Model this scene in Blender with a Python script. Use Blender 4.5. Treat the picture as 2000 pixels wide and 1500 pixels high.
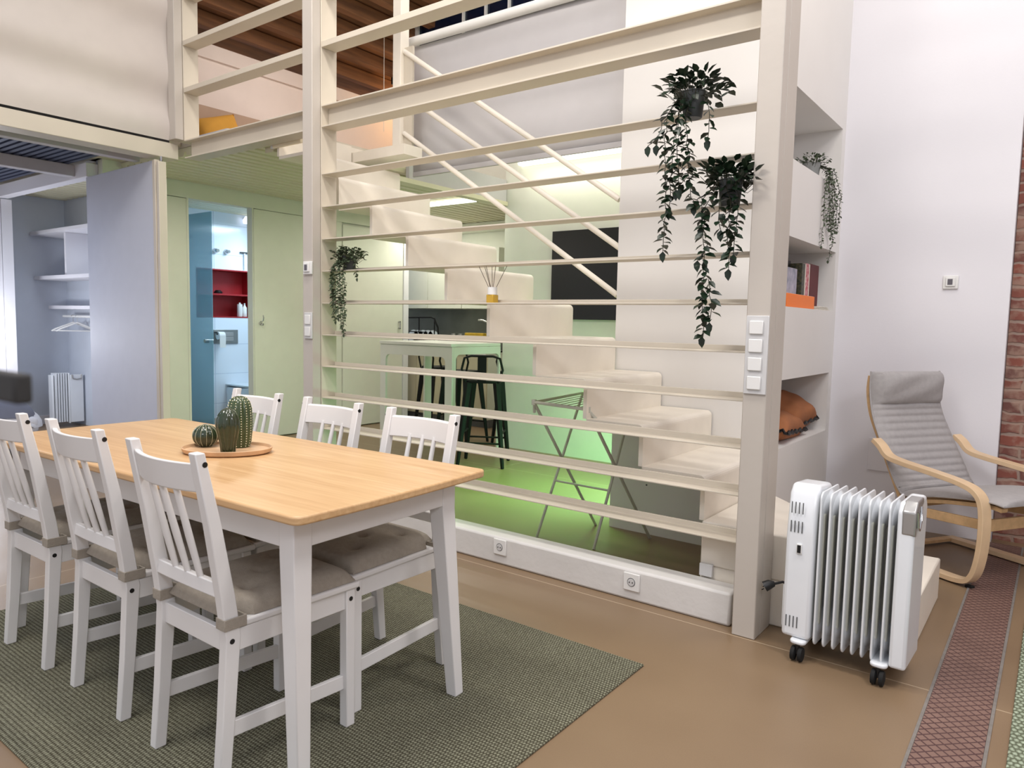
import bpy, bmesh, math, random
from mathutils import Vector, Matrix, Euler
for o in list(bpy.data.objects): bpy.data.objects.remove(o)
S = bpy.context.scene
COL = S.collection
PI = math.pi
random.seed(7)

# ---------------------------------------------------------------- camera, world, lights, exposure
def cam_axes(yaw, pitch, roll):
    cy, sy = math.cos(yaw), math.sin(yaw)
    f = Vector((-sy*math.cos(pitch), cy*math.cos(pitch), -math.sin(pitch)))
    r = Vector((cy, sy, 0)); u = r.cross(f)
    c, s = math.cos(roll), math.sin(roll)
    return r*c + u*s, u*c - r*s, f
cd = bpy.data.cameras.new('camera'); cam = bpy.data.objects.new('camera', cd); COL.objects.link(cam)
r_, u_, f_ = cam_axes(0.64583, 0.0841229, 0.0210113)
m = Matrix((r_, u_, -f_)).transposed().to_4x4(); m.translation = Vector((0, 0, 1.3))
cam.matrix_world = m
cd.sensor_fit = 'HORIZONTAL'; cd.sensor_width = 36; cd.lens = 1415.67/2000*36; cd.clip_start = 0.02
cd.dof.use_dof = True; cd.dof.focus_distance = 3.2; cd.dof.aperture_fstop = 6.7
S.camera = cam
S.view_settings.view_transform = 'Standard'; S.view_settings.look = 'None'; S.view_settings.gamma = 1
S.view_settings.use_curve_mapping = False
S.view_settings.exposure = 0.22
w = bpy.data.worlds.new('world'); S.world = w; w.use_nodes = True
w.node_tree.nodes['Background'].inputs[0].default_value = (0.93, 0.93, 1.0, 1)
w.node_tree.nodes['Background'].inputs[1].default_value = 0.72

def area(name, loc, rot, sx, sy, power, col):
    l = bpy.data.lights.new(name, 'AREA'); l.shape = 'RECTANGLE'; l.size = sx; l.size_y = sy
    l.energy = power; l.color = col
    o = bpy.data.objects.new(name, l); COL.objects.link(o); o.location = loc; o.rotation_euler = rot
    return o
def point(name, loc, power, col, rad=.08):
    l = bpy.data.lights.new(name, 'POINT'); l.energy = power; l.color = col; l.shadow_soft_size = rad
    o = bpy.data.objects.new(name, l); COL.objects.link(o); o.location = loc
    return o
area('room_light_dining', (-2.2, 0.3, 4.4), (0.25, 0, 0), 1.6, 0.5, 66, (1, .95, .90))
area('room_light_lounge', (0.9, 2.0, 4.4), (0.1, 0.1, 0), 0.9, 0.5, 52, (1, .96, .95))
area('room_light_side', (1.9, -0.8, 3.2), (math.radians(62), 0, math.radians(38)), 1.0, 0.6, 34, (.93, .94, 1))
area('riser_fill_light', (-0.1, 3.7, 4.6), (0, math.radians(48), 0), 0.5, 0.6, 26, (1, .93, .84))  # added fill aimed at the stair risers, no such lamp known
area('hall_light', (-5.6, 3.5, 2.46), (0, 0, 0), 0.5, 0.3, 11, (1, .90, .80))
area('stair_void_light', (-3.3, 5.0, 4.9), (0, 0, 0), 1.6, 0.8, 14, (1, .95, .86))
area('stairs_fill_light', (-2.6, 1.9, 4.9), (math.radians(38), 0, 0), 1.6, 0.4, 58, (1, .94, .86))  # unseen fill, added to brighten the stairs and storage block
area('wall_batten_light', (-3.35, 5.80, 2.83), (0, 0, 0), 1.9, 0.06, 5.5, (1, .99, .84))
area('kitchen_light', (-5.45, 5.84, 2.52), (0, 0, 0), 1.1, 0.05, 12, (1, .97, .86))
area('kitchen_light_back', (-6.3, 6.7, 2.5), (0, 0, 0), .8, 0.3, 9, (1, .97, .88))
g = area('green_strip_light', (-2.30, 4.75, 0.40), (0, math.radians(65), 0), 0.4, 0.9, 19, (.36, 1, .60)); g.data.spread = math.radians(150)
g = area('green_floor_light', (-3.1, 4.7, 1.9), (0, 0, 0), 0.3, 0.9, 17, (.20, 1, .14)); g.data.spread = math.radians(92)
area('bedroom_light', (-7.6, 1.3, 2.4), (0, 0, 0), 0.6, 0.6, 20, (.62, .74, 1))
point('bedroom_wall_fill', (-8.6, 2.5, 1.05), 24, (.90, .93, 1), .10)  # added out of view to whiten the bedroom wall, stands in for window light
area('closet_light', (-7.4, 3.35, 2.3), (0, math.radians(25), 0), .3, .3, 4.5, (.82, .90, 1))
area('bath_light', (-7.8, 5.6, 2.5), (0, 0, 0), .6, .5, 26, (.66, .84, 1))
point('mezzanine_lamp_light', (-6.25, 6.6, 3.92), 13, (1, .62, .28))
area('mezzanine_light', (-5.4, 4.6, 4.2), (0, 0, 0), .8, .8, 14, (1, .86, .80))

# ---------------------------------------------------------------- materials
def lin(c):
    return tuple(((v/255)/12.92 if v/255 <= .04045 else ((v/255+.055)/1.055)**2.4) for v in c)
def mat(name, rgb, rough=.6, metal=0, noise=0, nscale=8, bump=0, bscale=60, spec=.5, emit=0, trans=0, alpha=1, sheen=0, coat=0, dirt=None):
    m = bpy.data.materials.new(name); m.use_nodes = True
    nt = m.node_tree; b = nt.nodes['Principled BSDF']
    c = lin(rgb); b.inputs['Base Color'].default_value = (*c, 1)
    b.inputs['Roughness'].default_value = rough; b.inputs['Metallic'].default_value = metal
    b.inputs['Specular IOR Level'].default_value = spec
    if coat: b.inputs['Coat Weight'].default_value = coat
    if trans: b.inputs['Transmission Weight'].default_value = trans
    if alpha < 1: b.inputs['Alpha'].default_value = alpha
    if sheen: b.inputs['Sheen Weight'].default_value = sheen
    if emit:
        b.inputs['Emission Color'].default_value = (*c, 1); b.inputs['Emission Strength'].default_value = emit
    tc = nt.nodes.new('ShaderNodeTexCoord')
    n = nt.nodes.new('ShaderNodeTexNoise'); n.inputs['Scale'].default_value = nscale; n.inputs['Detail'].default_value = 5
    nt.links.new(tc.outputs['Object'], n.inputs['Vector'])
    mx = nt.nodes.new('ShaderNodeMix'); mx.data_type = 'RGBA'
    k = 1-max(noise, .03)
    mx.inputs[6].default_value = (*c, 1)
    mx.inputs[7].default_value = (*(lin(dirt) if dirt else tuple(v*k for v in c)), 1)
    rp = nt.nodes.new('ShaderNodeMapRange'); rp.inputs[1].default_value = .35; rp.inputs[2].default_value = .7
    nt.links.new(n.outputs['Fac'], rp.inputs[0]); nt.links.new(rp.outputs[0], mx.inputs[0])
    nt.links.new(mx.outputs[2], b.inputs['Base Color'])
    if bump:
        n2 = nt.nodes.new('ShaderNodeTexNoise'); n2.inputs['Scale'].default_value = bscale; n2.inputs['Detail'].default_value = 3
        nt.links.new(tc.outputs['Object'], n2.inputs['Vector'])
        bp = nt.nodes.new('ShaderNodeBump'); bp.inputs['Strength'].default_value = bump; bp.inputs['Distance'].default_value = .004
        nt.links.new(n2.outputs['Fac'], bp.inputs['Height']); nt.links.new(bp.outputs[0], b.inputs['Normal'])
    return m
class N:
    """tiny node helper"""
    def __init__(s, m): s.nt = m.node_tree; s.b = s.nt.nodes['Principled BSDF']
    def n(s, t, **kw):
        x = s.nt.nodes.new(t)
        for k, v in kw.items():
            if k.startswith('_'): setattr(x, k[1:], v)
            else: x.inputs[k.replace('__', ' ')].default_value = v
        return x
    def l(s, a, b): s.nt.links.new(a, b)
    def math(s, op, a, b=None, c=None):
        x = s.nt.nodes.new('ShaderNodeMath'); x.operation = op
        for i, v in enumerate((a, b, c)):
            if v is None: continue
            if isinstance(v, (int, float)): x.inputs[i].default_value = v
            else: s.l(v, x.inputs[i])
        return x.outputs[0]
    def mix(s, f, a, b):
        x = s.nt.nodes.new('ShaderNodeMix'); x.data_type = 'RGBA'
        for i, v in ((0, f), (6, a), (7, b)):
            if isinstance(v, tuple): x.inputs[i].default_value = (*v, 1)
            elif isinstance(v, (int, float)): x.inputs[i].default_value = v
            else: s.l(v, x.inputs[i])
        return x.outputs[2]
def base(name, rough=.6):
    m = bpy.data.materials.new(name); m.use_nodes = True
    m.node_tree.nodes['Principled BSDF'].inputs['Roughness'].default_value = rough
    return m, N(m)

M = {}
M['chairwhite'] = mat('white_lacquer', (226, 224, 222), .38, noise=.04, nscale=5)
M['frame'] = mat('cream_frame_paint', (208, 198, 181), .45, noise=.07, nscale=3)
M['post'] = mat('frame_paint_shaded', (192, 184, 174), .45, noise=.05, nscale=3, bump=.15, bscale=30)  # same paint as the frame, shade put into the colour to offset added light
M['wall'] = mat('white_wall_paint', (228, 226, 230), .8, noise=.03, nscale=1.5, bump=.08, bscale=90)
M['block'] = mat('storage_white_paint', (226, 223, 219), .75, noise=.04, nscale=1.5)
M['plinth'] = mat('plinth_plaster', (216, 213, 209), .8, noise=.09, nscale=4, bump=.4, bscale=25)
M['stair'] = mat('stair_white_paint', (238, 230, 216), .42, noise=.06, nscale=6)
M['greenwhite'] = mat('hall_wall_paint', (220, 220, 206), .7, noise=.03)
M['kitwhite'] = mat('kitchen_wall_paint', (226, 228, 214), .7, noise=.03)
M['barwhite'] = mat('bar_white', (214, 214, 204), .5, noise=.03)
M['corr'] = mat('corrugated_cream', (214, 208, 180), .5, noise=.04)
M['corrdark'] = mat('corrugated_blue_grey', (58, 66, 88), .5, metal=.3, noise=.1)
M['blind'] = mat('roller_blind_fabric', (196, 193, 194), .9, noise=.02)
M['silver'] = mat('silver_plastic', (170, 168, 166), .35, metal=.6)
M['steel'] = mat('brushed_steel', (150, 150, 148), .3, metal=.9)
M['chrome'] = mat('chrome', (200, 200, 200), .12, metal=1)
M['black'] = mat('black_plastic', (14, 13, 14), .45)
M['blackmetal'] = mat('black_metal', (10, 11, 11), .6, spec=.25)
M['rubber'] = mat('black_rubber', (10, 10, 10), .8)
M['birch'] = mat('birch_veneer', (226, 196, 158), .42, noise=.12, nscale=10)
M['birchside'] = mat('birch_laminate_edge', (212, 176, 130), .5, noise=.2, nscale=30)
M['greycloth'] = mat('grey_armchair_cotton', (172, 168, 167), .95, noise=.1, nscale=40, bump=.4, bscale=300)
M['seatcloth'] = mat('beige_grey_seat_linen', (160, 151, 138), .95, noise=.12, nscale=60, bump=.5, bscale=300)
M['radwhite'] = mat('heater_white_enamel', (226, 229, 232), .25, noise=.02, coat=.3)
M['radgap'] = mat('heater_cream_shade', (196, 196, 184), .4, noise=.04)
M['plastic'] = mat('white_plastic', (228, 227, 224), .35)
M['switchplate'] = mat('switch_plate_grey_white', (206, 205, 204), .3)
M['leafdark'] = mat('dark_glossy_leaf', (24, 46, 27), .38, noise=.5, nscale=30)
M['leafgrey'] = mat('grey_green_leaf', (78, 92, 66), .55, noise=.4, nscale=40)
M['stem'] = mat('brown_green_stem', (48, 48, 30), .6)
M['pot'] = mat('dark_grey_pot', (62, 66, 66), .5, noise=.2, nscale=20)
M['potgrey'] = mat('light_grey_pot', (150, 152, 150), .6, noise=.1)
M['cactus'] = mat('dark_green_glaze', (30, 50, 28), .16, noise=.5, nscale=20, coat=.4, dirt=(46, 50, 28))
M['cactuslight'] = mat('olive_green_glaze', (58, 76, 38), .25, noise=.3, nscale=18, coat=.5)
M['spine'] = mat('cream_spine_glaze', (222, 214, 178), .4)
M['tray'] = mat('pale_wood_tray', (214, 174, 134), .5, noise=.25, nscale=14)
M['orange'] = mat('orange_cover', (245, 122, 10), .5)
M['maroon'] = mat('maroon_cover', (92, 12, 18), .6, noise=.2)
M['darkcover'] = mat('black_cover', (24, 20, 20), .5, noise=.4, nscale=30)
M['greencover'] = mat('dark_green_print_cover', (36, 44, 34), .5, noise=.6, nscale=60, dirt=(92, 84, 60))
M['redcover'] = mat('red_white_print_cover', (176, 40, 58), .5, noise=.6, nscale=50, dirt=(214, 170, 172))
M['greycover'] = mat('pale_grey_print_cover', (190, 186, 200), .5, noise=.4, nscale=20, dirt=(128, 132, 150))
M['pages'] = mat('paper_edges', (224, 218, 204), .8, noise=.1, nscale=60)
M['terracotta'] = mat('brown_orange_cushion_cloth', (172, 110, 70), .9, noise=.2, nscale=8, bump=.2, bscale=200)
M['red'] = mat('deep_red_panel', (160, 14, 24), .5, noise=.1)
M['tile'] = None
M['ceramic'] = mat('white_ceramic', (226, 234, 240), .12, coat=.5)
M['backsplash'] = mat('grey_steel_backsplash', (120, 124, 116), .45, metal=.2, noise=.25, nscale=4)
M['yellow'] = mat('yellow_sponge', (196, 160, 40), .8, noise=.3, nscale=30)
M['amber'] = mat('amber_liquid', (190, 150, 20), .15, noise=.1, coat=.5)
M['reed'] = mat('brown_reed', (88, 70, 52), .8)
M['yellowcloth'] = mat('mustard_cushion_cloth', (205, 150, 60), .9, noise=.1)
M['taupe'] = mat('taupe_wall_panel', (176, 150, 130), .8, noise=.04)
M['pinkwall'] = mat('blush_white_paint', (226, 212, 204), .8, noise=.02)
M['bluepanel'] = mat('folding_panel_paint', (204, 206, 216), .55, noise=.03)
M['bedwall'] = mat('bedroom_wall_paint', (206, 212, 222), .7, noise=.03)
M['bedcloth'] = mat('white_bedding', (214, 214, 218), .9, noise=.06)
M['greybed'] = mat('grey_bedding', (112, 114, 126), .9, noise=.1)
M['darkgrey'] = mat('charcoal_block', (44, 43, 42), .7)
M['art'] = mat('black_speckled_panel', (9, 9, 10), .35, noise=.8, nscale=150, dirt=(22, 22, 22))
M['navy'] = mat('navy_glass', (14, 26, 48), .1, noise=.2)
M['tube'] = mat('glowing_tube', (255, 255, 240), .4, emit=3.2)
M['tubeoff'] = mat('cream_batten', (238, 226, 196), .4, noise=.02)
M['glowlamp'] = mat('glowing_lampshade', (235, 240, 255), .6, emit=1.6)
M['cord'] = mat('white_cord', (214, 208, 198), .7)
M['beige'] = mat('beige_cabinet_front', (196, 188, 160), .6, noise=.03)
M['screen'] = mat('lcd_screen_grey', (96, 92, 98), .3)
M['groove'] = mat('dark_slot', (96, 97, 98), .8)
M['grout'] = mat('grey_grout', (128, 122, 116), .9, noise=.2, nscale=30)
# frosted glass
m, n = base('frosted_blue_glass', .35); n.b.inputs['Base Color'].default_value = (*lin((150, 205, 225)), 1)
n.b.inputs['Alpha'].default_value = .62; M['glass'] = m
tcz = n.n('ShaderNodeTexCoord'); nz = n.n('ShaderNodeTexNoise', Scale=2.0); n.l(tcz.outputs['Object'], nz.inputs['Vector'])
n.l(n.mix(nz.outputs['Fac'], lin((150, 205, 225)), lin((140, 196, 216))), n.b.inputs['Base Color'])
# floor: brown polished concrete with joints
m, n = base('brown_polished_concrete', .42); M['floor'] = m
tc = n.n('ShaderNodeTexCoord'); sp = n.n('ShaderNodeSeparateXYZ'); n.l(tc.outputs['Object'], sp.inputs[0])
n1 = n.n('ShaderNodeTexNoise', Scale=1.6, Detail=8.0); n.l(tc.outputs['Object'], n1.inputs['Vector'])
n2 = n.n('ShaderNodeTexNoise', Scale=240.0, Detail=2.0); n.l(tc.outputs['Object'], n2.inputs['Vector'])
c1 = n.mix(n1.outputs['Fac'], lin((122, 100, 77)), lin((150, 127, 99)))
c2 = n.mix(n.math('MULTIPLY', n2.outputs['Fac'], .35), c1, lin((100, 80, 60)))
def joint(coord, at, wd=.006): return n.math('LESS_THAN', n.math('ABSOLUTE', n.math('SUBTRACT', coord, at)), wd/2)
j = n.math('MAXIMUM', joint(sp.outputs[1], 2.952), joint(sp.outputs[0], -3.95))
j = n.math('MAXIMUM', j, joint(sp.outputs[1], 5.1)); j = n.math('MAXIMUM', j, joint(sp.outputs[1], -.1))
n.l(n.mix(j, c2, lin((176, 156, 130))), n.b.inputs['Base Color'])
n.l(n.math('ADD', n.math('MULTIPLY', n1.outputs['Fac'], .25), .26), n.b.inputs['Roughness'])
# patterned strip
m, n = base('diamond_textured_terracotta', .55); M['strip'] = m
tc = n.n('ShaderNodeTexCoord'); mp = n.n('ShaderNodeMapping'); mp.inputs['Rotation'].default_value = (0, 0, math.radians(45)); mp.inputs['Scale'].default_value = (34, 34, 34)
n.l(tc.outputs['Object'], mp.inputs[0]); sp = n.n('ShaderNodeSeparateXYZ'); n.l(mp.outputs[0], sp.inputs[0])
def edge(v): return n.math('ABSOLUTE', n.math('SUBTRACT', n.math('FRACT', v), .5))
g = n.math('MAXIMUM', edge(sp.outputs[0]), edge(sp.outputs[1])); gl = n.math('GREATER_THAN', g, .40)
nn = n.n('ShaderNodeTexNoise', Scale=9.0); n.l(tc.outputs['Object'], nn.inputs['Vector'])
cc = n.mix(nn.outputs['Fac'], lin((114, 88, 78)), lin((136, 108, 96)))
n.l(n.mix(gl, cc, lin((78, 52, 50))), n.b.inputs['Base Color'])
bp = n.n('ShaderNodeBump', Strength=.6, Distance=.004); n.l(n.math('SUBTRACT', 1, gl), bp.inputs['Height']); n.l(bp.outputs[0], n.b.inputs['Normal'])
# woven rugs
def rugmat(name, a, b, sc=1.0):
    m, n = base(name, .95)
    tc = n.n('ShaderNodeTexCoord'); mp = n.n('ShaderNodeMapping'); mp.inputs['Scale'].default_value = (62*sc, 48*sc, 1)
    n.l(tc.outputs['Object'], mp.inputs[0]); sp = n.n('ShaderNodeSeparateXYZ'); n.l(mp.outputs[0], sp.inputs[0])
    row = n.math('FLOOR', sp.outputs[1]); off = n.math('MULTIPLY', n.math('MODULO', row, 2), .5)
    fx = n.math('ABSOLUTE', n.math('SUBTRACT', n.math('FRACT', n.math('ADD', sp.outputs[0], off)), .5))
    fy = n.math('ABSOLUTE', n.math('SUBTRACT', n.math('FRACT', sp.outputs[1]), .5))
    h = n.math('SUBTRACT', 1, n.math('ADD', n.math('MULTIPLY', n.math('MULTIPLY', fx, fx), 2.4), n.math('MULTIPLY', n.math('MULTIPLY', fy, fy), 2.0)))
    nn = n.n('ShaderNodeTexNoise', Scale=160.0, Detail=2.0); n.l(tc.outputs['Object'], nn.inputs['Vector'])
    n3 = n.n('ShaderNodeTexNoise', Scale=2.0, Detail=2.0); n.l(tc.outputs['Object'], n3.inputs['Vector'])
    f = n.math('ADD', n.math('MULTIPLY', n.math('SUBTRACT', h, .45), 1.5), n.math('MULTIPLY', n.math('SUBTRACT', nn.outputs['Fac'], .5), 1.5))
    f = n.math('ADD', f, n.math('MULTIPLY', n.math('SUBTRACT', n3.outputs['Fac'], .5), .5))
    cl = n.n('ShaderNodeClamp'); n.l(f, cl.inputs[0])
    n.l(n.mix(cl.outputs[0], lin(a), lin(b)), n.b.inputs['Base Color'])
    bp = n.n('ShaderNodeBump', Strength=.7, Distance=.006); n.l(h, bp.inputs['Height']); n.l(bp.outputs[0], n.b.inputs['Normal'])
    return m
M['rug'] = rugmat('sage_woven_rug', (66, 62, 44), (146, 146, 124), 1.5)
M['rug2'] = rugmat('pale_green_woven_rug', (92, 98, 76), (176, 188, 164), .9)
# table top pine, stretched grain along X
m, n = base('oiled_pine', .38); M['pine'] = m
tc = n.n('ShaderNodeTexCoord'); mp = n.n('ShaderNodeMapping'); mp.inputs['Scale'].default_value = (1.2, 30, 30)
n.l(tc.outputs['Object'], mp.inputs[0]); a1 = n.n('ShaderNodeTexNoise', Scale=2.0, Detail=6.0, Distortion=.6); n.l(mp.outputs[0], a1.inputs['Vector'])
mp2 = n.n('ShaderNodeMapping'); mp2.inputs['Scale'].default_value = (.55, 8.5, 1); n.l(tc.outputs['Object'], mp2.inputs[0])
vo = n.n('ShaderNodeTexVoronoi', Scale=1.0); n.l(mp2.outputs[0], vo.inputs['Vector'])
sc = n.n('ShaderNodeSeparateColor'); n.l(vo.outputs['Color'], sc.inputs[0])
f = n.math('ADD', n.math('MULTIPLY', a1.outputs['Fac'], 1.2), n.math('MULTIPLY', n.math('SUBTRACT', sc.outputs[0], .5), .25))
f = n.math('SUBTRACT', f, .15)
n.l(n.mix(f, lin((186, 144, 98)), lin((222, 187, 141))), n.b.inputs['Base Color'])
# bricks
m, n = base('old_red_brick', .9); M['brick'] = m
tc = n.n('ShaderNodeTexCoord'); sx = n.n('ShaderNodeSeparateXYZ'); n.l(tc.outputs['Object'], sx.inputs[0])
cx = n.n('ShaderNodeCombineXYZ'); n.l(n.math('ADD', sx.outputs[0], sx.outputs[1]), cx.inputs[0]); n.l(sx.outputs[2], cx.inputs[1])
wn = n.n('ShaderNodeTexNoise', Scale=7.0, Detail=3.0); n.l(tc.outputs['Object'], wn.inputs['Vector'])
vm = n.n('ShaderNodeMix', _data_type='VECTOR'); vm.inputs[0].default_value = .06
n.l(cx.outputs[0], vm.inputs[4]); n.l(wn.outputs['Color'], vm.inputs[5])
br = n.n('ShaderNodeTexBrick', Scale=1.0); br.inputs['Brick Width'].default_value = .27; br.inputs['Row Height'].default_value = .066
br.inputs['Mortar Size'].default_value = .011; br.inputs['Mortar Smooth'].default_value = .6
br.inputs['Color1'].default_value = (*lin((138, 80, 66)), 1); br.inputs['Color2'].default_value = (*lin((104, 70, 64)), 1); br.inputs['Mortar'].default_value = (*lin((150, 130, 118)), 1)
n.l(vm.outputs[1], br.inputs['Vector'])
w2 = n.n('ShaderNodeTexNoise', Scale=14.0, Detail=8.0); n.l(tc.outputs['Object'], w2.inputs['Vector'])
rr = n.n('ShaderNodeMapRange'); rr.inputs[1].default_value = .44; rr.inputs[2].default_value = .62; n.l(w2.outputs['Fac'], rr.inputs[0])
n.l(n.mix(n.math('MULTIPLY', rr.outputs[0], .72), br.outputs['Color'], lin((160, 132, 116))), n.b.inputs['Base Color'])
bp = n.n('ShaderNodeBump', Strength=.5, Distance=.012); n.l(n.math('ADD', n.math('SUBTRACT', 1, br.outputs['Fac']), n.math('MULTIPLY', w2.outputs['Fac'], .6)), bp.inputs['Height']); n.l(bp.outputs[0], n.b.inputs['Normal'])
# tiles (faces +X)
m, n = base('white_wall_tile', .15); M['tile'] = m
tc = n.n('ShaderNodeTexCoord'); sx = n.n('ShaderNodeSeparateXYZ'); n.l(tc.outputs['Object'], sx.inputs[0])
def near(v, per): return n.math('LESS_THAN', n.math('ABSOLUTE', n.math('SUBTRACT', n.math('FRACT', n.math('DIVIDE', v, per)), .5)), .008)
gg = n.math('MAXIMUM', near(sx.outputs[1], .6), near(sx.outputs[2], .38))
n.l(n.mix(gg, lin((226, 234, 244)), lin((186, 198, 214))), n.b.inputs['Base Color'])
# old wood
m, n = base('old_brown_beams', .75); M['wood'] = m
tc = n.n('ShaderNodeTexCoord'); mp = n.n('ShaderNodeMapping'); mp.inputs['Scale'].default_value = (14, 1.2, 14)
n.l(tc.outputs['Object'], mp.inputs[0]); a1 = n.n('ShaderNodeTexNoise', Scale=1.6, Detail=6.0); n.l(mp.outputs[0], a1.inputs['Vector'])
n.l(n.mix(a1.outputs['Fac'], lin((48, 28, 18)), lin((150, 100, 62))), n.b.inputs['Base Color'])

# ---------------------------------------------------------------- geometry helpers
class MB:
    def __init__(s): s.bm = bmesh.new()
    def box(s, x0, x1, y0, y1, z0, z1, mtx=None):
        vs = [s.bm.verts.new(Vector(p)) for p in ((x0,y0,z0),(x1,y0,z0),(x1,y1,z0),(x0,y1,z0),(x0,y0,z1),(x1,y0,z1),(x1,y1,z1),(x0,y1,z1))]
        if mtx:
            for v in vs: v.co = mtx @ v.co
        for f in ((0,3,2,1),(4,5,6,7),(0,1,5,4),(1,2,6,5),(2,3,7,6),(3,0,4,7)): s.bm.faces.new([vs[i] for i in f])
        return s
    def bar(s, p, q, a, b, side=None, a2=None, b2=None):
        """rectangular bar p->q, a across 'side', b across the other"""
        p, q = Vector(p), Vector(q); d = (q-p).normalized()
        e = Vector(side or (0, 0, 1)); e = (e - d*e.dot(d)).normalized(); g = d.cross(e)
        a2 = a2 or a; b2 = b2 or b
        vs = []
        for c, aa, bb in ((p, a, b), (q, a2, b2)):
            for i, j in ((-1,-1),(1,-1),(1,1),(-1,1)): vs.append(s.bm.verts.new(c + e*aa/2*i + g*bb/2*j))
        for f in ((0,3,2,1),(4,5,6,7),(0,1,5,4),(1,2,6,5),(2,3,7,6),(3,0,4,7)): s.bm.faces.new([vs[i] for i in f])
        return s
    def hexa(s, pts):
        vs = [s.bm.verts.new(Vector(p)) for p in pts]
        for f in ((0,3,2,1),(4,5,6,7),(0,1,5,4),(1,2,6,5),(2,3,7,6),(3,0,4,7)): s.bm.faces.new([vs[i] for i in f])
        return s
    def tube(s, pts, r, seg=10, caps=True):
        pts = [Vector(p) for p in pts]; n = len(pts); rs = r if isinstance(r, (list, tuple)) else [r]*n
        prev = None; rings = []
        for i, p in enumerate(pts):
            d = (pts[min(i+1, n-1)] - pts[max(i-1, 0)])
            d = d.normalized() if d.length > 1e-9 else Vector((0, 0, 1))
            if prev is None:
                e = Vector((0, 0, 1)) if abs(d.z) < .9 else Vector((1, 0, 0))
            else: e = prev
            e = (e - d*e.dot(d)).normalized(); prev = e; g = d.cross(e)
            rings.append([s.bm.verts.new(p + (e*math.cos(2*PI*k/seg) + g*math.sin(2*PI*k/seg))*rs[i]) for k in range(seg)])
        for a, b in zip(rings, rings[1:]):
            for k in range(seg): s.bm.faces.new((a[k], a[(k+1) % seg], b[(k+1) % seg], b[k]))
        if caps:
            s.bm.faces.new(rings[0][::-1]); s.bm.faces.new(rings[-1])
        return s
    def cyl(s, p, q, r, seg=16, r2=None): return s.tube([p, q], [r, r2 if r2 else r], seg)
    def lathe(s, prof, c=(0, 0, 0), seg=24, mod=None, mtx=None):
        c = Vector(c); rings = []
        for (r, z) in prof:
            ring = []
            for k in range(seg):
                t = 2*PI*k/seg; rr = r*(mod(t, z) if mod else 1)
                v = Vector((rr*math.cos(t), rr*math.sin(t), z))
                ring.append(s.bm.verts.new((mtx @ v if mtx else v) + c))
            rings.append(ring)
        for a, b in zip(rings, rings[1:]):
            for k in range(seg): s.bm.faces.new((a[k], a[(k+1) % seg], b[(k+1) % seg], b[k]))
        s.bm.faces.new(rings[0][::-1]); s.bm.faces.new(rings[-1])
        return s
    def prism(s, poly, a, b, axis='y'):
        """poly of 2-D points extruded from a to b along axis. axis y: (x,z); x: (y,z); z: (x,y)"""
        def P(u, v, t):
            return {'y': (u, t, v), 'x': (t, u, v), 'z': (u, v, t)}[axis]
        A = [s.bm.verts.new(P(u, v, a)) for u, v in poly]; B = [s.bm.verts.new(P(u, v, b)) for u, v in poly]
        n = len(poly)
        s.bm.faces.new(A); s.bm.faces.new(B[::-1])
        for i in range(n): s.bm.faces.new((A[i], A[(i+1) % n], B[(i+1) % n], B[i]))
        return s
    def sweep(s, path, prof):
        """path: list of (point, right, up); prof list of (a,b)"""
        rings = [[s.bm.verts.new(Vector(p) + Vector(r)*a + Vector(u)*b) for a, b in prof] for p, r, u in path]
        k = len(prof)
        for A, B in zip(rings, rings[1:]):
            for i in range(k): s.bm.faces.new((A[i], A[(i+1) % k], B[(i+1) % k], B[i]))
        s.bm.faces.new(rings[0][::-1]); s.bm.faces.new(rings[-1])
        return s
    def grid(s, fn, nu, nv):
        V = [[s.bm.verts.new(fn(i/nu, j/nv)) for j in range(nv+1)] for i in range(nu+1)]
        for i in range(nu):
            for j in range(nv): s.bm.faces.new((V[i][j], V[i+1][j], V[i+1][j+1], V[i][j+1]))
        return V
    def leaf(s, p, d, up, L, W):
        d = d.normalized(); sd = d.cross(up)
        if sd.length < 1e-3: sd = d.cross(Vector((1, 0, 0)))
        sd.normalize(); nn = sd.cross(d)
        a = s.bm.verts.new(p); t = s.bm.verts.new(p + d*L - nn*L*.08)
        m1 = s.bm.verts.new(p + d*L*.33 - nn*L*.03); m2 = s.bm.verts.new(p + d*L*.68 - nn*L*.03)
        for q in (-1, 1):
            x1 = s.bm.verts.new(p + d*L*.30 + sd*W*.5*q + nn*L*.07); x2 = s.bm.verts.new(p + d*L*.65 + sd*W*.42*q + nn*L*.06)
            fs = [(a, m1, x1), (m1, m2, x2, x1), (m2, t, x2)]
            for f in fs: s.bm.faces.new(f if q > 0 else f[::-1])
        return s
    def build(s, name, m, parent=None, bevel=0, smooth=False, seg=2, label=None):
        bmesh.ops.recalc_face_normals(s.bm, faces=s.bm.faces)
        me = bpy.data.meshes.new(name); s.bm.to_mesh(me); s.bm.free()
        o = bpy.data.objects.new(name, me); COL.objects.link(o); me.materials.append(M[m] if isinstance(m, str) else m)
        if parent: o.parent = parent
        if bevel:
            b = o.modifiers.new('bevel', 'BEVEL'); b.width = bevel; b.segments = seg; b.limit_method = 'ANGLE'; b.angle_limit = math.radians(40)
            b.harden_normals = False
        if smooth or bevel:
            for p in me.polygons: p.use_smooth = True
            try: me.set_sharp_from_angle(angle=math.radians(42))
            except Exception: pass
        if label: o['label'] = label
        return o
def B(x0, x1, y0, y1, z0, z1): return MB().box(x0, x1, y0, y1, z0, z1)
def tag(o, label, cat, group=None, kind=None):
    o['label'] = label; o['category'] = cat
    if group: o['group'] = group
    if kind: o['kind'] = kind
    return o
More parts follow.
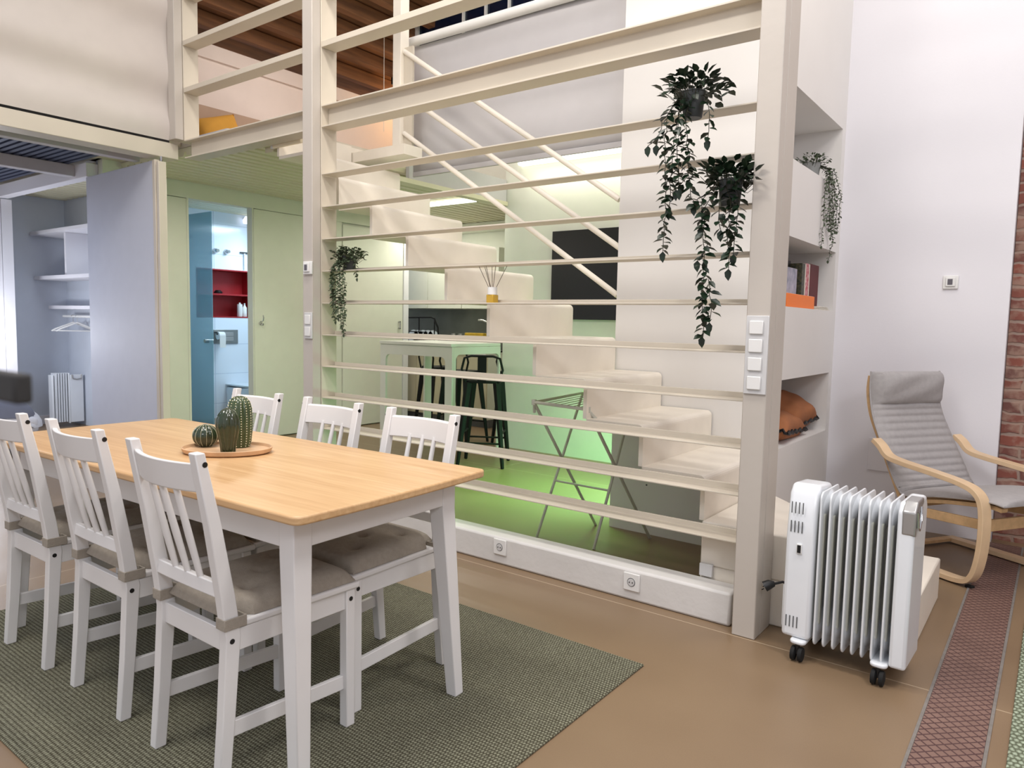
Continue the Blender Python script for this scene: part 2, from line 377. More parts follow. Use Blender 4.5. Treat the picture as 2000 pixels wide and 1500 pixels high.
def thing(name, label, cat, loc=(0, 0, 0), rz=0, group=None):
    o = bpy.data.objects.new(name, None); COL.objects.link(o); o.location = loc; o.rotation_euler = (0, 0, rz)
    o.empty_display_size = .1
    return tag(o, label, cat, group)
def struct(o, label=None):
    o['kind'] = 'structure'
    if label: o['label'] = label
    return o
def copy_tree(o, parent=None):
    c = o.copy(); COL.objects.link(c)
    if parent: c.parent = parent
    for ch in [x for x in bpy.data.objects if x.parent == o and x is not c]: copy_tree(ch, c)
    return c
def clone(root, loc, rz, label):
    c = copy_tree(root); c.location = loc; c.rotation_euler = (0, 0, rz); c['label'] = label
    return c
def sbox(name, x0, x1, y0, y1, z0, z1, m, label=None, bevel=0): return struct(B(x0, x1, y0, y1, z0, z1).build(name, m, bevel=bevel), label)
def arc(cx, cz, r, a0, a1, n=8):
    return [(cx + r*math.cos(math.radians(a0+(a1-a0)*i/n)), cz + r*math.sin(math.radians(a0+(a1-a0)*i/n))) for i in range(n+1)]
def rrect(w_, h_, r, n=5, cx=0, cy=0):
    return arc(cx+w_/2-r, cy+h_/2-r, r, 0, 90, n) + arc(cx-w_/2+r, cy+h_/2-r, r, 90, 180, n) + arc(cx-w_/2+r, cy-h_/2+r, r, 180, 270, n) + arc(cx+w_/2-r, cy-h_/2+r, r, 270, 360, n)

#SHELL
# ---------------------------------------------------------------- room shell
sbox('floor', -11, 3.6, -3.0, 8.2, -.12, 0, 'floor', 'brown polished concrete floor')
t = sbox('trim_1', -.285, -.105, -2.0, 5.33, .0005, .004, 'strip', 'reddish diamond-textured strip set into the floor')
for k, x in enumerate((-.291, -.099)): sbox('trim_%d' % (2+k), x-.005, x+.005, -2.0, 5.33, .0003, .003, 'grout', 'grey grout line beside the reddish floor strip')
# wall behind the armchair, brick beyond it
sbox('wall_lounge', -1.25, -.265, 5.34, 5.52, 0, 5.2, 'wall', 'white painted wall behind the grey armchair')
sbox('wall_brick', -.262, 3.4, 5.44, 5.6, 0, 5.2, 'brick', 'old exposed brick wall at the right edge')
sbox('trim_4', -.262, 1.2, 5.36, 5.45, .30, .325, 'wall', 'thin white ledge across the foot of the brick wall')
sbox('wall_right', 3.4, 3.55, -3, 5.6, 0, 5.2, 'wall')
# access panel on lounge wall
o = tag(B(-.99, -.78, 5.333, 5.341, .36, .58).build('access_panel', 'wall', bevel=.002), 'small square white access panel low on the wall behind the armchair', 'access panel')
# tall block with niches : x -2.255..-1.25, y 4.07..5.34
X0, X1, Y0, Y1 = -2.255, -1.25, 4.07, 5.34
un = thing('niche_shelving', 'tall white built-in storage block with open niches behind the stairs', 'shelving', (X0, Y0, 0))
def ub(name, *a, mtl='block', bev=0): 
    x0, x1, y0, y1, z0, z1 = a
    return B(x0-X0, x1-X0, y0-Y0, y1-Y0, z0, z1).build(name, mtl, un, bevel=bev)
D = .36
ub('side_panel', X0, X1, Y0, 4.15, 0, 5.2)
ub('back_panel', X0, X1-D, 4.15, Y1, 0, 5.2)
ub('side_panel', X1-D, X1, 5.255, Y1, 0, 5.2)
zz = [(0, .61), (1.007, 1.425), (1.818, 2.24), (2.63, 5.2)]
for i, (a, b) in enumerate(zz): ub('front_panel', X1-D, X1, 4.15, 5.255, a, b)
for x, z in ((-2.02, .52), (-2.0, .31), (-1.5, .30)):
    MB().cyl((x-X0, -.0015, z), (x-X0, .004, z), .006, 10).build('screw_head', 'groove', un)

# back (teal-lit) wall, kitchen and hall walls
sbox('wall_back', -4.64, X0, 5.98, 6.12, 0, 5.2, 'kitwhite', 'pale wall under green light behind the stairs')
sbox('wall_kitchen_side', -4.64, -4.5, 6.12, 7.42, 0, 2.6, 'kitwhite')
sbox('wall_kitchen_back', -8.3, -4.5, 7.42, 7.55, 0, 2.65, 'kitwhite')
XL = -6.82
sbox('wall_hall', XL-.08, XL, 3.0, 3.77, 0, 2.43, 'greenwhite', 'pale green lit wall left of the bathroom opening')
sbox('wall_hall_header', XL-.08, XL+.004, 3.0, 6.75, 2.436, 2.66, 'greenwhite')
sbox('wall_hall_far', XL-.08, XL-.032, 4.50, 6.655, 0, 2.434, 'greenwhite')
sbox('trim_15', XL-.032, XL+.005, 5.195, 5.665, 0, 2.434, 'greenwhite')
sbox('wall_hall_end', XL-.1, XL+.02, 6.66, 6.75, 0, 2.436, 'wall')
d1 = struct(B(0, .045, 0, .70, .012, 2.43).build('door_1', 'greenwhite', bevel=.002), 'pale sliding door slab beside the bathroom opening'); d1.location = (XL-.03, 4.49, 0)
hk = MB().tube([(0, 0, .02), (.02, 0, .015), (.045, 0, .03), (.05, 0, .06), (.045, 0, .085)], .006, 8)
hk.tube([(0, 0, 0), (.02, 0, -.02), (.04, 0, -.02), (.045, 0, 0)], .006, 8); hk.cyl((-.002, 0, .0), (.006, 0, 0), .018, 12)
o = hk.build('door_hook', 'chrome', smooth=True); o.location = (XL+.02, 4.56, 1.24); tag(o, 'small dark metal coat hook on the pale sliding door', 'hook')
d2 = struct(B(0, .045, 0, .98, .012, 2.41).build('door_2', 'greenwhite', bevel=.002), 'white door at the far end of the hall'); d2.location = (XL-.03, 5.67, 0)
h = MB()
for z in (1.20, 1.28): h.cyl((.045, .91, z), (.075, .91, z), .012, 10); 
h.cyl((.075, .91, 1.20), (.075, .91, 1.28), .008, 10); h.build('door_handle', 'chrome', d2, smooth=True)
sbox('trim_5', XL-.02, XL+.03, 6.655, 6.70, 0, 2.43, 'wall', 'white vertical door jamb at the end of the hall')
# corrugated ceiling of the hall and kitchen (mezzanine deck)
def corr(x0, x1, y0, y1, z, per, h_, along='y'):
    b = MB(); pts = []
    L = (x1-x0) if along == 'y' else (y1-y0); a0 = x0 if along == 'y' else y0
    k = 0; n_ = int(L/per)
    for i in range(n_):
        a = a0+i*per; pts += [(a, z+h_), (a+per*.18, z+h_), (a+per*.30, z), (a+per*.88, z)]
    pts.append((a0+n_*per, z+h_)); e = a0+n_*per
    pts += [(e, z+h_+.03), (a0, z+h_+.03)]
    b.prism(pts, (y0 if along == 'y' else x0), (y1 if along == 'y' else x1), 'y' if along == 'y' else 'x')
    return b
struct(corr(-6.82, -4.66, 3.16, 7.42, 2.585, .12, .035).build('ceiling_hall', 'corr'), 'corrugated metal deck ceiling over hall and kitchen')
sbox('floor_mezzanine', -6.82, -4.66, 3.155, 7.42, 2.652, 2.70, 'frame')
sbox('trim_6', -4.66, -4.62, 4.58, 5.97, 2.53, 2.75, 'blind', 'pale grey fascia edging the mezzanine floor')
sbox('trim_7', -4.70, -4.60, 3.2, 5.97, 2.49, 2.53, 'corr', 'cream steel edge beam below the mezzanine fascia')
sbox('trim_8', -6.80, -4.66, 7.30, 7.41, 2.47, 2.58, 'kitwhite')
# mezzanine enclosure
sbox('wall_mezzanine_left', -7.0, -6.82, 2.97, 7.5, 2.66, 3.80, 'pinkwall', 'white upper wall of the mezzanine')
sbox('wall_mezzanine_cornice', -7.0, -6.79, 2.97, 7.5, 3.80, 3.94, 'pinkwall')
sbox('wall_mezzanine_headboard', -6.82, -6.80, 3.16, 5.3, 2.70, 3.345, 'taupe', 'taupe panel low on the mezzanine wall')
sbox('wall_mezzanine_back', -7.0, -5.85, 7.42, 7.6, 2.66, 5.6, 'pinkwall')
sbox('wall_mezzanine_side', -5.85, -4.6, 6.3, 6.4, 2.70, 5.0, 'kitwhite')
sbox('wall_mezzanine_partition', -6.4, -5.9, 6.7, 6.78, 2.70, 3.9, 'taupe')
wc = MB(); wc.hexa([(-7.1, 2.9, 4.06), (-3.9, 2.9, 5.26), (-3.9, 7.6, 5.26), (-7.1, 7.6, 4.06), (-7.1, 2.9, 4.12), (-3.9, 2.9, 5.32), (-3.9, 7.6, 5.32), (-7.1, 7.6, 4.12)])
struct(wc.build('ceiling_mezzanine', 'wood'), 'dark timber ceiling boards over the mezzanine')
for i in range(11):
    x = -6.74+i*.27; z = 4.06+(x+7.1)*.375-.01
    o = tag(MB().bar((x, 2.95, z-.06), (x, 7.4, z-.06), .10, .14, (1, 0, 0)).build('ceiling_beam', 'wood', bevel=.008), 'old brown timber beam running across the mezzanine ceiling', 'beam', 'timber beams under the mezzanine ceiling')
sbox('wall_stair_back', -2.3, X0+.03, 5.34, 6.0, 0, 5.2, 'kitwhite')
# upper window in the back wall
wf = struct(B(-5.9, -5.84, 5.9, 5.98, 3.0, 5.2).build('window_1', 'plastic'), 'dark blue window high above the stairs')
B(-5.84, -3.2, 5.93, 5.97, 4.3, 5.2).build('pane', 'navy', wf)
for x in (-5.2, -4.9, -4.6): B(x, x+.02, 5.90, 5.93, 4.3, 5.2).build('glazing_bar', 'plastic', wf)

# bathroom
XB = -8.6
sbox('wall_bathroom_low', XB-.1, XB, 4.5, 6.2, 0, 1.29, 'tile')
sbox('wall_bathroom_high', XB-.1, XB, 4.5, 6.2, 1.905, 2.66, 'tile')
sbox('wall_bathroom_mid', XB-.1, XB, 4.5, 4.86, 1.29, 1.905, 'tile')
sbox('wall_bathroom_mid_far', XB-.1, XB, 5.66, 6.2, 1.29, 1.905, 'tile')
sbox('wall_bathroom_back', XB-.35, XL-.09, 6.2, 6.3, 0, 2.66, 'tile')
sbox('wall_bathroom_front', XB-.35, XL-.09, 3.768, 3.79, 0, 2.66, 'tile')
sbox('wall_bathroom_left', XB-.1, XB, 3.79, 4.5, 0, 2.66, 'tile')
struct(corr(XB-.3, XL-.1, 3.80, 6.2, 2.62, .12, .035).build('ceiling_bathroom', 'corr'))
nc = thing('red_niche_cabinet', 'deep red recessed shelf unit above the toilet', 'shelf unit', (XB, 4.86, 1.29))
for nm, a in (('back_panel', (-.25, -.24, 0, .8, 0, .615)), ('shelf', (-.24, .004, 0, .8, .285, .305)), ('top_panel', (-.24, .004, 0, .8, .60, .615)), ('base_panel', (-.24, .004, 0, .8, 0, .015)), ('side_panel', (-.24, .004, 0, .015, .015, .60)), ('side_panel', (-.24, .004, .785, .8, .015, .60))):
    B(*a).build(nm, 'red', nc)
for i, (y, hh, r, lb) in enumerate(((5.50, .165, .035, 'white can standing in the red bathroom niche, left one'), (5.57, .16, .03, 'white pump bottle standing in the red bathroom niche, right one'))):
    t = thing('toiletry_bottle', lb, 'bottle', (XB-.07, y, 1.305))
    MB().lathe([(r*.9, 0), (r, .01), (r, hh*.75), (r*.6 if i else r, hh*.85), (r*.3 if i else r*.95, hh)], seg=16).build('bottle_body', 'plastic', t, smooth=True)
    MB().lathe([(r*.35, hh), (r*.35, hh+.02)], seg=12).build('cap', 'plastic', t)
o = tag(MB().lathe([(.05, 0), (.055, .02), (.03, .045)], seg=14).build('soap_dish', 'black', smooth=True), 'small dark dish on the middle shelf of the red niche', 'dish'); o.location = (XB-.08, 5.2, 1.595)
fp = thing('flush_plate', 'grey two-button flush plate on the tiled bathroom wall', 'flush plate', (XB, 5.25, 1.045))
B(.0, .012, -.17, .17, -.09, .09).build('plate', 'steel', fp, bevel=.003)
B(.012, .02, -.10, .10, -.055, -.003).build('button', 'silver', fp, bevel=.003); B(.012, .02, -.10, .10, .003, .055).build('button', 'silver', fp, bevel=.003)
tp = thing('paper_holder', 'toilet roll holder with hanging white paper beside the flush plate', 'paper holder', (XB, 5.09, 1.08))
MB().tube([(0, .0, .02), (.06, 0, .02), (.06, .0, 0), (.06, .10, 0)], .009).build('holder_bar', 'black', tp); MB().cyl((.06, .012, -.02), (.06, .095, -.02), .05, 18).build('paper_roll', 'plastic', tp, smooth=True)
B(.108, .111, .012, .095, -.17, -.02).build('paper_sheet', 'plastic', tp)
tl = thing('wall_hung_toilet', 'white wall-hung toilet with closed lid in the bathroom', 'toilet', (XB, 5.42, 0))
MB().sweep([((0, 0, 0), (0, 1, 0), (0, 0, 1)), ((.3, 0, 0), (0, 1, 0), (0, 0, 1)), ((.45, 0, .02), (0, .85, 0), (0, 0, 1)), ((.55, 0, .08), (0, .5, 0), (0, 0, 1))], [(-.18, .14), (-.10, .06), (.10, .06), (.18, .14), (.18, .40), (-.18, .40)]).build('bowl', 'ceramic', tl, bevel=.03, seg=3)
MB().prism([(0, -.18), (.35, -.19)] + [(.35+.2*math.cos(math.radians(a)), .19*math.sin(math.radians(a))) for a in range(-80, 81, 10)] + [(.35, .19), (0, .18)], .415, .44, 'z').build('lid', 'ceramic', tl, bevel=.006)
fh = thing('fan_heater', 'round white fan heater high on the bathroom wall', 'heater', (XB+.25, 5.72, 2.36))
MB().cyl((-.249, 0, 0), (.02, 0, 0), .12, 24).build('housing', 'plastic', fh, smooth=True); MB().lathe([(.085, 0), (.085, .01)], mtx=Matrix.Rotation(PI/2, 4, 'Y'), c=(.02, 0, 0)).build('grille', 'steel', fh)
for y, lb in ((5.12, 'left'), (5.27, 'right')):
    o = tag(MB().tube([(0, 0, 0), (.03, 0, 0), (.05, 0, .0), (.07, 0, .0)], [.035, .03, .016, .02], 14).build('wall_tap', 'chrome', smooth=True), 'chrome tap knob on the white tiles, the %s of two' % lb, 'tap'); o.location = (XB, y, 2.13)
gp = thing('shower_screen', 'frosted blue-tinted glass screen inside the bathroom opening', 'shower screen', (XB, 4.56, .06))
B(0.002, .87, -.005, .005, 0, 2.42).build('glass_panel', 'glass', gp); MB().cyl((.78, -.05, .96), (.78, .05, .96), .022).build('knob', 'chrome', gp, smooth=True)
B(0.002, .87, -.012, .012, -.02, 0).build('bottom_rail', 'steel', gp)
sq = thing('squeegee', 'white squeegee hanging on the tiles above the red niche', 'squeegee', (XB+.02, 5.52, 1.93))
MB().cyl((0, 0, 0), (0, 0, .2), .01).build('handle', 'plastic', sq); B(-.01, .01, -.06, .06, .2, .215).build('blade', 'black', sq)
sbox('trim_9', XL-.085, XL+.006, 3.765, 3.785, 0, 2.436, 'greenwhite'); sbox('trim_10', XL-.085, XL+.006, 4.475, 4.492, 0, 2.436, 'greenwhite')
#BED
# ---------------------------------------------------------------- bedroom behind the folding panels
sbox('wall_bedroom_far', -9.6, -9.5, 2.98, 3.80, 0, 2.66, 'bedwall')
sbox('wall_bedroom_closet_back', -9.5, -6.91, 3.735, 3.765, 0, 2.66, 'bedwall')
sbox('wall_bedroom_closet_side', -6.96, -6.905, 3.01, 3.73, 0, 2.66, 'bedwall')
sbox('ceiling_bedroom_light_stop', -9.6, -5.78, -1.5, 3.8, 2.66, 2.74, 'frame')  # unseen slab added to stop world light leaking past the corrugated ceiling
sbox('wall_bedroom_return', -9.495, -8.995, 2.93, 3.03, 0, 2.49, 'wall')
sbox('wall_bedroom_left', -9.12, -9.0, -1.5, 2.925, 0, 2.66, 'wall', 'brightly lit white bedroom wall at the left edge')
struct(corr(-9.0, -5.76, -1.5, 2.9, 2.62, .065, .03, 'x').build('ceiling_bedroom', 'corrdark'), 'dark blue corrugated metal ceiling of the bedroom')
struct(corr(-9.5, -6.95, 3.04, 3.73, 2.62, .14, .03).build('ceiling_closet', 'corr'))
for y0, y1, nm in ((2.90, 3.0, 'trim_11'),): sbox(nm, -9.0, -6.9, y0, y1, 2.50, 2.62, 'wall', 'white header beam over the bedroom closet', .004)
sbox('trim_12', -7.22, -7.12, -1.5, 2.9, 2.52, 2.62, 'blind', 'grey steel beam crossing the bedroom ceiling', .004)
sbox('trim_13', -6.02, -5.94, -1.5, 2.9, 2.52, 2.62, 'blind')
sbox('baseboard_bedroom', -9.5, -9.48, 3.04, 3.73, 0, .10, 'wall')
for i, (a, b, y0, z) in enumerate(((-9.48, -8.0, 3.42, 2.20), (-9.48, -7.9, 3.45, 1.70), (-9.45, -7.8, 3.58, 1.37))):
    o = tag(B(a, b, y0-.06, 3.733, z-.02, z+.02).build('closet_shelf', 'wall', bevel=.003), ['highest white shelf in the open bedroom closet', 'middle white shelf in the open bedroom closet', 'lowest white shelf in the open bedroom closet, above the hangers'][i], 'shelf')
o = tag(B(-8.72, -8.68, 3.42, 3.733, 1.722, 2.178).build('shelf_divider', 'wall'), 'upright white board between the two upper closet shelves', 'shelf divider')
o = tag(MB().cyl((-9.2, 3.58, 1.27), (-7.6, 3.58, 1.27), .013).build('clothes_rail', 'plastic', smooth=True), 'thin white clothes rail under the lowest closet shelf', 'rail')
def hanger(loc, rz, lb):
    t = thing('clothes_hanger', lb, 'hanger', loc, rz)
    MB().tube([(0, -.0, .0), (.02, 0, .012), (.015, 0, .032), (-.01, 0, .034), (-.017, 0, .018)][::-1] + [(0, 0, -.05)], .003, 6).build('hook', 'chrome', t, smooth=True)
    MB().tube([(-.21, 0, -.15), (-.17, 0, -.125), (0, 0, -.05), (.17, 0, -.125), (.21, 0, -.15)], .009, 8).tube([(-.2, 0, -.145), (.2, 0, -.145)], .006, 8).build('shoulder_bar', 'plastic', t, smooth=True)
hanger((-8.95, 3.58, 1.252), math.radians(70), 'front white hanger on the closet rail'); hanger((-8.84, 3.58, 1.252), math.radians(55), 'rear white hanger on the closet rail')
rd = thing('panel_radiator', 'slim white radiator standing in the bedroom closet', 'radiator', (-9.18, 3.41, 0), math.radians(1))
B(.0, .10, -.02, .0, .06, .60).build('control_panel', 'radwhite', rd, bevel=.006)
b = MB()
for i in range(5): b.box(0, .12, .01+i*.026, .024+i*.026, .06, .62)
b.build('fins', 'radwhite', rd); B(.0, .13, .142, .158, .04, .62).build('end_cap', 'radwhite', rd, bevel=.006)
B(.10, .13, .158, .30, .05, .60).build('side_panel', 'radwhite', rd, bevel=.004)
MB().tube([(.13, .18, .60), (.14, .185, .555), (.14, .23, .545), (.14, .275, .555), (.13, .28, .60)], .007).build('handle', 'silver', rd, smooth=True)
bd = thing('bed', 'low bed on a black base with rolled white and grey bedding', 'bed', (-7.36, 1.36, 0))
B(-1.3, 0, -1.6, 1.33, .12, .20).build('base', 'black', bd, bevel=.02); B(-1.28, -.02, -1.6, 1.29, .20, .36).build('mattress', 'bedcloth', bd, bevel=.05, seg=4)
def roll(y0, y1, z0, h_, u1):
    def g(u, v):
        k = max(0.02, 1-(max(0, u-.75)/.25)**2)**.5
        a = PI*v; return Vector((-1.2+u1*u, (y0+y1)/2-(y1-y0)/2*math.cos(a)*(.55+.45*k), z0+h_*math.sin(a)**.8*k*(.94+.06*math.sin(13*u))))
    return g
b = MB(); b.grid(roll(.60, 1.38, .26, .24, 1.2), 24, 16); b.build('duvet_roll', 'bedcloth', bd, smooth=True)
b = MB(); b.grid(roll(.66, 1.33, .33, .23, 1.17), 24, 16); b.build('grey_blanket', 'greybed', bd, smooth=True)
for x in (-1.2, -.1):
    for y in (-1.5, 1.2): MB().cyl((x, y, 0), (x, y, .12), .03).build('leg', 'black', bd)
# folding panel pushed open
fp1 = thing('folding_door', 'bluish white folding door panel standing open beside the bedroom', 'door', (-5.66, 2.885, 0), math.radians(-1.5))
B(-1.24, 0, -.02, .02, .02, 2.49).build('door_panel', 'bluepanel', fp1, bevel=.003)
B(.002, .045, -.03, .03, .02, 2.49).build('edge_stile', 'frame', fp1, bevel=.003)
B(.066, .105, -.03, .03, .02, 2.47).build('edge_stile', 'frame', fp1, bevel=.003)
for z in (.4, 1.1, 1.75, 2.3): MB().cyl((.055, 0, z-.05), (.055, 0, z+.05), .009, 8).build('hinge', 'steel', fp1)
MB().cyl((.085, 0, 2.47), (.085, 0, 2.51), .012, 8).build('top_pivot', 'chrome', fp1)
# beam + blind over the opening
sbox('beam_opening', -5.77, -5.6, -2.5, 3.035, 2.515, 2.632, 'frame', 'cream steel beam over the bedroom opening', .004)
bl = thing('wall_screen', 'large off-white fabric screen with soft horizontal waves above the bedroom opening', 'screen', (-5.61, -2.5, 2.65))
b = MB(); b.grid(lambda u, v: Vector((.022*math.sin(v*2*PI*5.6+.6)+.006*math.sin(v*2*PI*9+5*u), 5.49*u, 2.6*v)), 12, 110); b.build('screen_fabric', mat('screen_fabric', (204, 195, 187), .9), bl, smooth=True)
B(-.05, -.04, 0, 5.49, -.03, 2.6).build('backing', 'groove', bl)
# ---------------------------------------------------------------- slatted partition
pt = thing('slatted_partition', 'cream steel partition of posts, beam and horizontal slats dividing dining area and stairs', 'partition', (0, 2.96, 0))
def pb(nm, x0, x1, y0, y1, z0, z1, mt='frame', bev=.003, lb=None): return B(x0, x1, y0-2.96, y1-2.96, z0, z1).build(nm, mt, pt, bevel=bev, label=lb)
for xa, z0, nm in ((-1.035, 0, 'post'), (-3.947, 0, 'post'), (-5.60, 2.65, 'post')):
    p = pb(nm, xa, xa+.098, 2.96, 3.026, z0, 5.0, 'post', .004)
    q = B(xa+.006, xa+.098, 3.03-2.96, 3.155-2.96, z0, 5.0).build('rear_stile', 'frame' if xa < -3 else 'post', p, bevel=.003)
# slats (L-section: flat lying forward, upright at the back)
def lslat(x0, x1, z, up=.034, dp=.115):
    b = MB(); y0 = .072; y1 = y0+dp
    b.prism([(y0, z), (y1, z), (y1, z+up), (y1-.012, z+up), (y1-.012, z+.007), (y0, z+.007)], x0, x1, 'x')
    return b
for i in range(10):
    z = .372+i*.2052
    lslat(-3.845, -1.03, z, .026 if i > 4 else .030).build('slat', 'frame', pt, bevel=.0015)
def box_slat(x0, x1, z): return MB().box(x0, x1, .07, .185, z, z+.036)
for z in (3.008, 3.358, 3.71, 4.07):
    for x0, x1 in ((-3.845, -1.03), (-5.5, -3.945)): box_slat(x0, x1, z).build('slat', 'frame', pt, bevel=.002)
for x0, x1 in ((-3.845, -1.03), (-5.5, -3.945)):
    y0, y1 = .07, .19; zt, zb, yc = 2.652, 2.515, .13
    b = MB(); b.prism([(y0, zt), (y1, zt), (y1, zt-.009), (yc+.004, zt-.009), (yc+.004, zb+.009), (y1, zb+.009), (y1, zb), (y0, zb), (y0, zb+.009), (yc-.004, zb+.009), (yc-.004, zt-.009), (y0, zt-.009)], x0, x1, 'x')
    b.build('beam', 'frame', pt, bevel=.0015)
sbox('wall_plinth', -3.845, -1.065, 3.02, 3.155, 0, .150, 'plinth', 'low white plaster kerb under the slatted partition', .012)
def socket(x, z, lb):
    t = thing('wall_socket', lb, 'socket', (x, 3.02, z))
    B(-.042, .042, -.010, 0, -.042, .042).build('plate', 'plastic', t, bevel=.003)
    MB().lathe([(.021, -.0005), (.021, .0), (.019, .0)], mtx=Matrix.Rotation(PI/2, 4, 'X'), c=(0, -.0105, 0)).build('socket_well', 'groove', t)
    MB().lathe([(.0175, -.002), (.0175, .001)], mtx=Matrix.Rotation(PI/2, 4, 'X'), c=(0, -.0115, 0)).build('insert', 'switchplate', t)
    for dx in (-.008, .008): MB().cyl((dx, -.0148, 0), (dx, -.012, 0), .0028, 8).build('pin_hole', 'black', t)
socket(-1.540, .092, 'white wall socket on the low kerb, the right one of two'); socket(-2.330, .098, 'white wall socket on the low kerb, the left one of two')
sw = thing('switch_column', 'four white light switches in one column on the right partition post', 'switch', (-.985, 2.96, 1.19))
B(-.046, .046, -.008, 0, -.16, .16).build('plate', 'switchplate', sw, bevel=.002)
for z in (1.302, 1.228, 1.153, 1.076): B(-.031, .025, -.017, -.008, z-1.19-.027, z-1.19+.027).build('rocker', 'plastic', sw, bevel=.003)
sw = thing('switch_pair', 'white double light switch on the left partition post', 'switch', (-3.885, 2.96, 1.255))
B(-.036, .040, -.010, 0, -.085, .085).build('plate', 'switchplate', sw, bevel=.003)
for z in (-.038, .038): B(-.025, .028, -.018, -.010, z-.03, z+.03).build('rocker', 'plastic', sw, bevel=.003)
def thermostat(loc, lb):
    t = thing('thermostat', lb, 'thermostat', loc)
    B(-.042, .042, -.014, 0, -.042, .042).build('plate', 'plastic', t, bevel=.004); B(-.027, .027, -.024, -.014, -.026, .03).build('body', 'plastic', t, bevel=.003)
    B(-.015, .012, -.0255, -.024, -.016, .020).build('screen', 'screen', t)
thermostat((-3.885, 2.96, 1.624), 'small white thermostat on the left partition post'); thermostat((-.578, 5.34, 1.612), 'small square white thermostat on the wall above the armchair')
# ---------------------------------------------------------------- stairs
st = thing('staircase', 'white folded-plate staircase climbing to the left behind the slats', 'stairs', (-1.27, 3.19, 0))
Rz, G = .2038, .325
YB = .87
b = MB(); b.prism([(0.002, -.028), (.85, -.028), (0.002, .83)], .2031, .4068, 'z'); b.prism([(0.002, -.028), (.875, -.028), (.875, .83), (0.002, .83)], .0, .203, 'z')
b.build('base_steps', 'stair', st, bevel=.008)
b = MB()
for k in range(3, 14):
    x = -(k-3)*G; z0 = (k-1)*Rz - (.006 if k == 3 else 0); z1 = k*Rz; t_ = .022; r = .03; e = G
    outer = [(x, z0-.0)] + arc(x-r, z1-r, r, 0, 90, 5) + [(x-e-.001, z1)]
    inner = [(x-e-.001, z1-t_)] + arc(x-r-.0, z1-r, r-t_, 90, 0, 3) + [(x-t_, z0)]
    if k == 13: outer = [(x, z0), (x, z1-.002)]; inner = [(x-t_, z1-.002), (x-t_, z0)]
    MB().prism(outer+inner, 0, YB if k < 13 else .66, 'y').build('step', 'stair', st, smooth=False)
for k, (p, q) in enumerate((((-4.194, 3.372), (-2.27, 2.085)), ((-4.16, 3.03), (-2.25, 1.78)), ((-4.19, 2.755), (-2.262, 1.487)))):
    MB().tube([(p[0]+1.27, .905, p[1]), (q[0]+1.27, .905, q[1]), (q[0]+1.27+.25, .905, q[1]-.165)][:2], .019, 12).build('handrail', 'stair', st, smooth=True)
B(-4.285+1.27, -4.20+1.27, .87, .96, 2.65, 4.2).build('newel_post', 'stair', st, bevel=.003); B(-4.198+1.27, -4.11+1.27, .91, .93, 2.55, 3.40).build('newel_plate', 'frame', st)
sbox('floor_landing', -4.66, -4.55, 3.16, 4.10, 2.55, 2.648, 'stair')
sbox('trim_14', -4.54, -3.95, 3.86, 4.05, 2.525, 2.60, 'stair', 'pale landing edge beside the newel post at the top of the stairs')
B(-1.262, -1.20, 3.140, 3.1605, .157, .215).build('junction_box', 'switchplate', bevel=.003); tag(bpy.data.objects['junction_box'], 'small pale box low on the first step behind the kerb', 'box')
# roller blind
rb = thing('roller_blind', 'grey roller blind hanging behind the stair handrails', 'blind', (-4.40, 4.30, 3.53))
MB().cyl((0.02, 0, 0), (2.12, 0, -.01), .036, 20).build('tube', 'plastic', rb, smooth=True)
b = MB(); b.grid(lambda u, v: Vector((.08+2.04*u, .03+.004*math.sin(u*9), -.03-.99*v)), 20, 10); o = b.build('fabric', 'blind', rb, smooth=True); o.modifiers.new('s', 'SOLIDIFY').thickness = .002
B(.08, 2.12, .022, .040, -1.06, -1.02).build('bottom_bar', 'blind', rb, bevel=.004)
MB().tube([(0.0, -.03, .0), (.0, -.045, -.08), (.02, -.03, -.15), (.02, -.04, -.06), (.02, -.03, 0)], .0025, 6).build('bead_chain', 'cord', rb)
for k, x in enumerate((-6.05, -5.86)):
    o = tag(MB().tube([(x, 5.6, 5.0), (x+.003, 5.6, 4.2), (x+.006, 5.6, 3.35)], .0035, 6).build('blind_cord', 'cord'), ['left thin white cord hanging above the mezzanine', 'right thin white cord hanging above the mezzanine'][k], 'cord')
# lights
lt = thing('wall_batten_lamp', 'glowing white tube lamp high on the pale wall beyond the blind', 'lamp', (-4.44, 5.98, 2.90))
MB().prism(rrect(2.13, .075, .03, 5, 1.065, 0), -.07, -.02, 'y').build('diffuser', 'tube', lt); B(.03, 2.1, -.02, 0, -.03, .03).build('housing', 'plastic', lt)
lt = thing('ceiling_tube_lamp', 'glowing tube lamp under the corrugated kitchen ceiling', 'lamp', (-6.05, 5.84, 2.56))
MB().cyl((0, 0, 0), (1.15, 0, 0), .022, 14).build('tube', 'tube', lt, smooth=True); MB().cyl((1.15, 0, 0), (1.19, 0, 0), .024, 14).build('end_cap', 'blackmetal', lt)
lt = thing('hall_batten_lamp', 'cream batten lamp under the hall ceiling beside the left post', 'lamp', (-4.56, 3.162, 2.50))
B(0, .32, 0, .024, -.0, .085).build('diffuser', 'tubeoff', lt, bevel=.004); B(-.02, 0, 0, .024, 0, .085).build('end_cap', 'plastic', lt)
lt = thing('clip_lamp', 'small clip lamp glowing on the bathroom wall above the niche', 'lamp', (XB+.08, 5.52, 2.55))
MB().cyl((-.079, 0, .03), (0, 0, .03), .01).build('wall_arm', 'chrome', lt)
MB().lathe([(.02, .05), (.05, 0), (.045, -.04)], seg=16).build('shade', 'glowlamp', lt, smooth=True)
